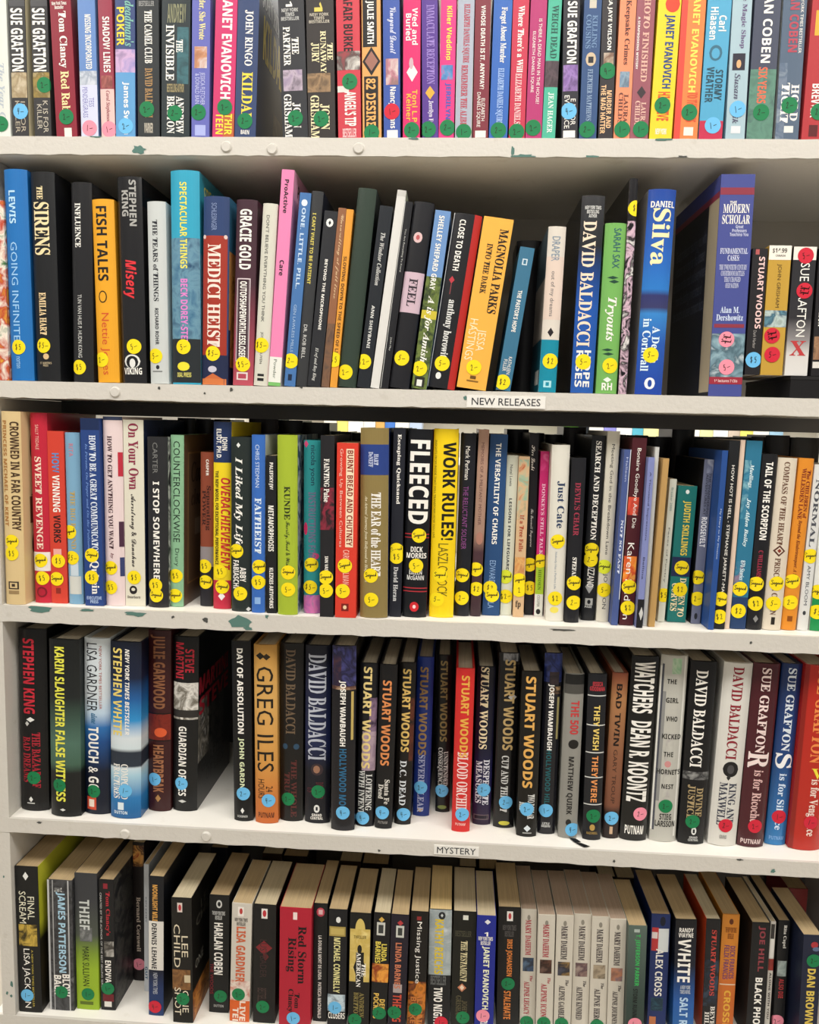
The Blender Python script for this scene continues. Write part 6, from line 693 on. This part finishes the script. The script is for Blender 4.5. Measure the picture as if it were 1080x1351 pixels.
# ------------------------------------------------------------------ second rows, seen over the first
BACK_ROW = [
 (3, 'h', -563.7, 186.0, 1256.4, 12.7, 237.9, 0, '#5a5f50', 'grey green hardcover behind the sky blue one', [], [], [], {'place': 'in the rear row of signed books', 'depth': 80}),
 (3, 'h', -437.6, 186.0, 1256.4, 44.4, 240.5, 0, '#232c48', 'wide navy hardcover behind the charcoal one', [], [], [], {'place': 'in the rear row of signed books', 'depth': 80}),
 (3, 'h', -372.2, 186.0, 1256.4, 24.9, 242.4, 0, '#1c1c20', 'plain black hardcover behind the rust brown one', [], [], [], {'place': 'in the rear row of signed books', 'depth': 80}),
 (3, 'h', -320.3, 186.0, 1256.4, 24.8, 239.2, 0, '#6a6440', 'olive hardcover behind the handwritten title', [], [], [], {'place': 'in the rear row of signed books', 'depth': 80}),
 (3, 'h', -284.9, 186.0, 1256.4, 43.7, 245.4, 0, '#2c1c18', 'wide dark brown hardcover behind the cobalt one', [], [], [], {'place': 'in the rear row of signed books', 'depth': 80}),
 (3, 'h', -244.6, 186.0, 1256.4, 34.6, 244.2, 0, '#17171a', 'black hardcover behind the lime green one', [], [], [], {'place': 'in the rear row of signed books', 'depth': 80}),
 (3, 'h', -206.7, 186.0, 1256.4, 38.9, 241.8, 0, '#1f1e20', 'soot black hardcover behind the teal flowered one', [], [], [], {'place': 'in the rear row of signed books', 'depth': 80}),
 (3, 'h', 86.2, 186.0, 1256.4, 31.3, 239.4, 0, '#141417', 'jet black hardcover behind the cream paperback', [], [], [], {'place': 'in the rear row of signed books', 'depth': 80}),
 (3, 'h', 167.2, 186.0, 1256.4, 32.1, 244.6, 0, '#241c1c', 'dark umber hardcover behind the blue titled white one', [], [], [], {'place': 'in the rear row of signed books', 'depth': 80}),
 (3, 'h', 288.2, 186.0, 1256.4, 29.6, 233.7, 0, '#1e1d20', 'black hardcover behind the thin booklets', [], [], [], {'place': 'in the rear row of signed books', 'depth': 80}),
 (3, 'h', 320.1, 186.0, 1256.4, 31.6, 246.3, 0, '#1a1a1c', 'tall black hardcover behind the deep teal paperback', [], [], [], {'place': 'in the rear row of signed books', 'depth': 80}),
 (3, 'h', 362.9, 186.0, 1256.4, 48.2, 235.4, 0, '#2a2a2e', 'wide ash black hardcover behind the slate grey paperback', [], [], [], {'place': 'in the rear row of signed books', 'depth': 80}),
 (3, 'h', 451.5, 186.0, 1256.4, 33.2, 240.0, 0, '#2c2a2c', 'charcoal hardcover behind the beige one', [], [], [], {'place': 'in the rear row of signed books', 'depth': 80}),
 (3, 'h', 490.1, 186.0, 1256.4, 39.3, 237.7, 0, '#3a3836', 'dark grey hardcover behind the orange one', [], [], [], {'place': 'in the rear row of signed books', 'depth': 80}),
 (3, 'h', -541.3, 186.0, 1256.4, 25.4, 234.9, 0, '#1f2a2c', 'dark teal hardcover behind the blue and pink pair', [], [], [], {'place': 'in the rear row of signed books', 'depth': 80}),
 (3, 'h', -511.4, 186.0, 1256.4, 29.9, 235.6, 0, '#2c1c1e', 'oxblood hardcover behind the pale pink one', [], [], [], {'place': 'in the rear row of signed books', 'depth': 80}),
 (3, 'h', -478.1, 186.0, 1256.4, 32.1, 236.4, 0, '#20242c', 'gunmetal hardcover behind the ivory paperback', [], [], [], {'place': 'in the rear row of signed books', 'depth': 80}),
 (3, 'h', -400.0, 186.0, 1256.4, 26.1, 243.9, 0, '#1a1c20', 'coal black hardcover beside the sage green one', [], [], [], {'place': 'in the rear row of signed books', 'depth': 80}),
 (3, 'h', -345.7, 186.0, 1256.4, 23.7, 243.0, 0, '#22201c', 'dark sepia hardcover behind the red slanted title', [], [], [], {'place': 'in the rear row of signed books', 'depth': 80}),
 (3, 'h', -170.4, 186.0, 1256.4, 28.9, 229.7, 0, '#1c1d22', 'slate black hardcover behind the scarlet paperback', [], [], [], {'place': 'in the rear row of signed books', 'depth': 80}),
 (3, 'h', -138.2, 186.0, 1256.4, 31.0, 228.3, 0, '#26221e', 'bistre hardcover behind the khaki one', [], [], [], {'place': 'in the rear row of signed books', 'depth': 80}),
 (3, 'h', -106.2, 186.0, 1256.4, 28.7, 230.2, 0, '#1b1f24', 'dark steel hardcover behind the tan and blue spine', [], [], [], {'place': 'in the rear row of signed books', 'depth': 80}),
 (3, 'h', -75.4, 186.0, 1256.4, 28.6, 232.1, 0, '#201a1e', 'dark plum hardcover behind the white serif title', [], [], [], {'place': 'in the rear row of signed books', 'depth': 80}),
 (3, 'h', -43.5, 186.0, 1256.4, 30.7, 229.6, 0, '#191a1d', 'raven black hardcover behind the huge white capitals', [], [], [], {'place': 'in the rear row of signed books', 'depth': 80}),
 (3, 'h', -11.8, 186.0, 1256.4, 28.4, 231.5, 0, '#25221f', 'dark taupe hardcover behind the massive black title', [], [], [], {'place': 'in the rear row of signed books', 'depth': 80}),
 (3, 'h', 19.8, 186.0, 1256.4, 30.5, 231.2, 0, '#1c2020', 'dark fir hardcover behind the purple titled one', [], [], [], {'place': 'in the rear row of signed books', 'depth': 80}),
 (3, 'h', 52.4, 186.0, 1256.4, 30.4, 230.9, 0, '#1e1c22', 'aubergine hardcover behind the denim blue paperback', [], [], [], {'place': 'in the rear row of signed books', 'depth': 80}),
 (3, 'h', 113.9, 186.0, 1256.4, 19.4, 234.8, 0, '#1a1b1e', 'ebony hardcover behind the leafy tan paperback', [], [], [], {'place': 'in the rear row of signed books', 'depth': 80}),
 (3, 'h', 137.7, 186.0, 1256.4, 23.6, 233.2, 0, '#221f20', 'dark mocha hardcover behind the pink and lime paperback', [], [], [], {'place': 'in the rear row of signed books', 'depth': 80}),
 (3, 'h', 197.6, 186.0, 1256.4, 23.5, 235.8, 0, '#1b1d22', 'dark petrol hardcover behind the black grey shield', [], [], [], {'place': 'in the rear row of signed books', 'depth': 80}),
 (3, 'h', 225.4, 186.0, 1256.4, 27.7, 235.4, 0, '#24211f', 'dark walnut hardcover behind the condensed black title', [], [], [], {'place': 'in the rear row of signed books', 'depth': 80}),
 (3, 'h', 256.3, 186.0, 1256.4, 29.7, 235.1, 0, '#1c1b1f', 'night black hardcover behind the sunset spine', [], [], [], {'place': 'in the rear row of signed books', 'depth': 80}),
 (3, 'h', 400.7, 186.0, 1256.4, 23.0, 235.6, 0, '#202226', 'dark graphite hardcover behind the royal blue paperback', [], [], [], {'place': 'in the rear row of signed books', 'depth': 80}),
 (3, 'h', 423.6, 186.0, 1256.4, 18.8, 237.3, 0, '#1d1c1e', 'charred black hardcover behind the painted sea blue one', [], [], [], {'place': 'in the rear row of signed books', 'depth': 80}),
 (2, 'h', 86.8, 120.0, 1541.1, 33.7, 202.4, 0, '#1b1a1d', 'black hardcover behind the short teal blue paperback', [], [], [], {'place': 'in the rear row of new releases', 'depth': 80}),
 (5, 'p', -430.9, 185.0, 685.2, 42.3, 150.6, 0, '#1c2438', 'dark blue paperback behind the one with a white author panel', [], [], [], {'place': 'in the rear row below', 'depth': 80}),
 (5, 'p', -350.8, 185.0, 685.2, 26.4, 150.8, 0, '#1a1c24', 'blue black paperback behind the white condensed name', [], [], [], {'place': 'in the rear row below', 'depth': 80}),
 (5, 'p', -267.1, 185.0, 685.2, 31.0, 145.7, 0, '#3a2a20', 'dark brown paperback behind the dragonfly art', [], [], [], {'place': 'in the rear row below', 'depth': 80}),
 (5, 'p', -230.8, 185.0, 685.2, 36.8, 143.9, 0, '#2c2018', 'very dark brown paperback behind the thick red one', [], [], [], {'place': 'in the rear row below', 'depth': 80}),
 (5, 'p', -145.0, 185.0, 685.2, 33.0, 140.5, 0, '#3c2a1e', 'chestnut paperback behind the gold strip one', [], [], [], {'place': 'in the rear row below', 'depth': 80}),
 (5, 'p', -106.2, 185.0, 685.2, 39.9, 138.9, 0, '#2a1e18', 'umber paperback behind the yellow arch', [], [], [], {'place': 'in the rear row below', 'depth': 80}),
 (5, 'p', 36.0, 185.0, 685.2, 25.4, 143.0, 0, '#2e221a', 'cocoa paperback behind the red feather', [], [], [], {'place': 'in the rear row below', 'depth': 80}),
 (5, 'p', 67.2, 185.0, 685.2, 27.6, 141.2, 0, '#241a16', 'bitter brown paperback behind the cobalt one', [], [], [], {'place': 'in the rear row below', 'depth': 80}),
 (5, 'p', 247.0, 185.0, 685.2, 24.9, 140.0, 0, '#2a201a', 'dusky brown paperback behind the last cosy mysteries', [], [], [], {'place': 'in the rear row below', 'depth': 80}),
 (5, 'p', 275.3, 185.0, 685.2, 27.1, 139.3, 0, '#382a20', 'walnut paperback behind the grey green one', [], [], [], {'place': 'in the rear row below', 'depth': 80}),
 (5, 'p', 529.1, 185.0, 685.2, 28.6, 138.0, 0, '#8a2c2c', 'dull red paperback behind the navy one', [], [], [], {'place': 'in the rear row below', 'depth': 80}),
]
for b in BACK_ROW:
    make_book(*b[:13], **b[13])

# ------------------------------------------------------------------ the bookcase across the next aisle, glimpsed over the signed books
far_case = bpy.data.objects.new('bookcase', None); COL.objects.link(far_case); far_case.location = (.3, 2.2, 0)
tag(far_case, 'pale bookcase across the next aisle glimpsed over the signed books', 'bookcase')
for z in (.1, .52, .94, 1.36, 1.78):
    m = MB(); m.box(-1.2, 1.2, 0, .28, z - .02, z, PAINT); m.build('shelf_board', far_case)
for a in (-1.22, 1.2):
    m = MB(); m.box(a, a + .02, 0, .28, 0, 1.9, PAINT); m.build('side_panel', far_case)
m = MB(); m.box(-1.2, 1.2, .27, .28, .1, 1.78, PANEL); m.build('back_panel', far_case)
FAR_BOOKS = [
 (-514.0, 52, 232, '#e8e4da', 'chalk white'),
 (-464.5, 44, 226, '#f0dc78', 'lemon yellow'),
 (-411.0, 60, 238, '#f4f0e6', 'ivory'),
 (-355.5, 48, 230, '#e8e6e0', 'bone white'),
 (-312.0, 36, 220, '#d8a860', 'honey'),
 (-272.5, 40, 234, '#4a7ac8', 'cornflower blue'),
 (-223.5, 55, 228, '#f0ece0', 'milk white'),
 (-169.5, 50, 236, '#b8c8e0', 'ice blue'),
 (452.0, 44, 230, '#7ac048', 'grass green'),
 (495.5, 40, 236, '#24282c', 'ink black'),
 (545.0, 56, 222, '#e8e4dc', 'plaster white'),
 (598.5, 48, 234, '#8a8ad0', 'soft violet'),
 (654.0, 60, 228, '#f0f0ea', 'paper white'),
 (706.5, 42, 238, '#5ab0c8', 'aqua'),
 (758.0, 58, 226, '#f0e8a8', 'pale lemon'),
 (814.5, 52, 232, '#f4ecc0', 'butter'),
 (862.0, 40, 240, '#5868b0', 'indigo'),
 (914.5, 62, 224, '#f0eee8', 'snow white'),
 (972.0, 50, 230, '#e0e0a8', 'pale lime'),
 (1026.5, 56, 236, '#f4f4ee', 'bright white'),
 (1078.0, 44, 228, '#c8b8a8', 'fawn'),
 (1125.5, 48, 232, '#f0e070', 'canary'),
 (1181.0, 60, 226, '#e8e8e4', 'silver white'),
 (1238.5, 52, 234, '#9ac0d8', 'powder blue'),
]
for x, w, h, c, n in FAR_BOOKS:
    make_book(3, 'h', x, 2210, 1360.2, w, h, 0, c, n + ' hardcover', [], [], [], place='on the bookcase across the next aisle')['group'] = 'books across the next aisle'
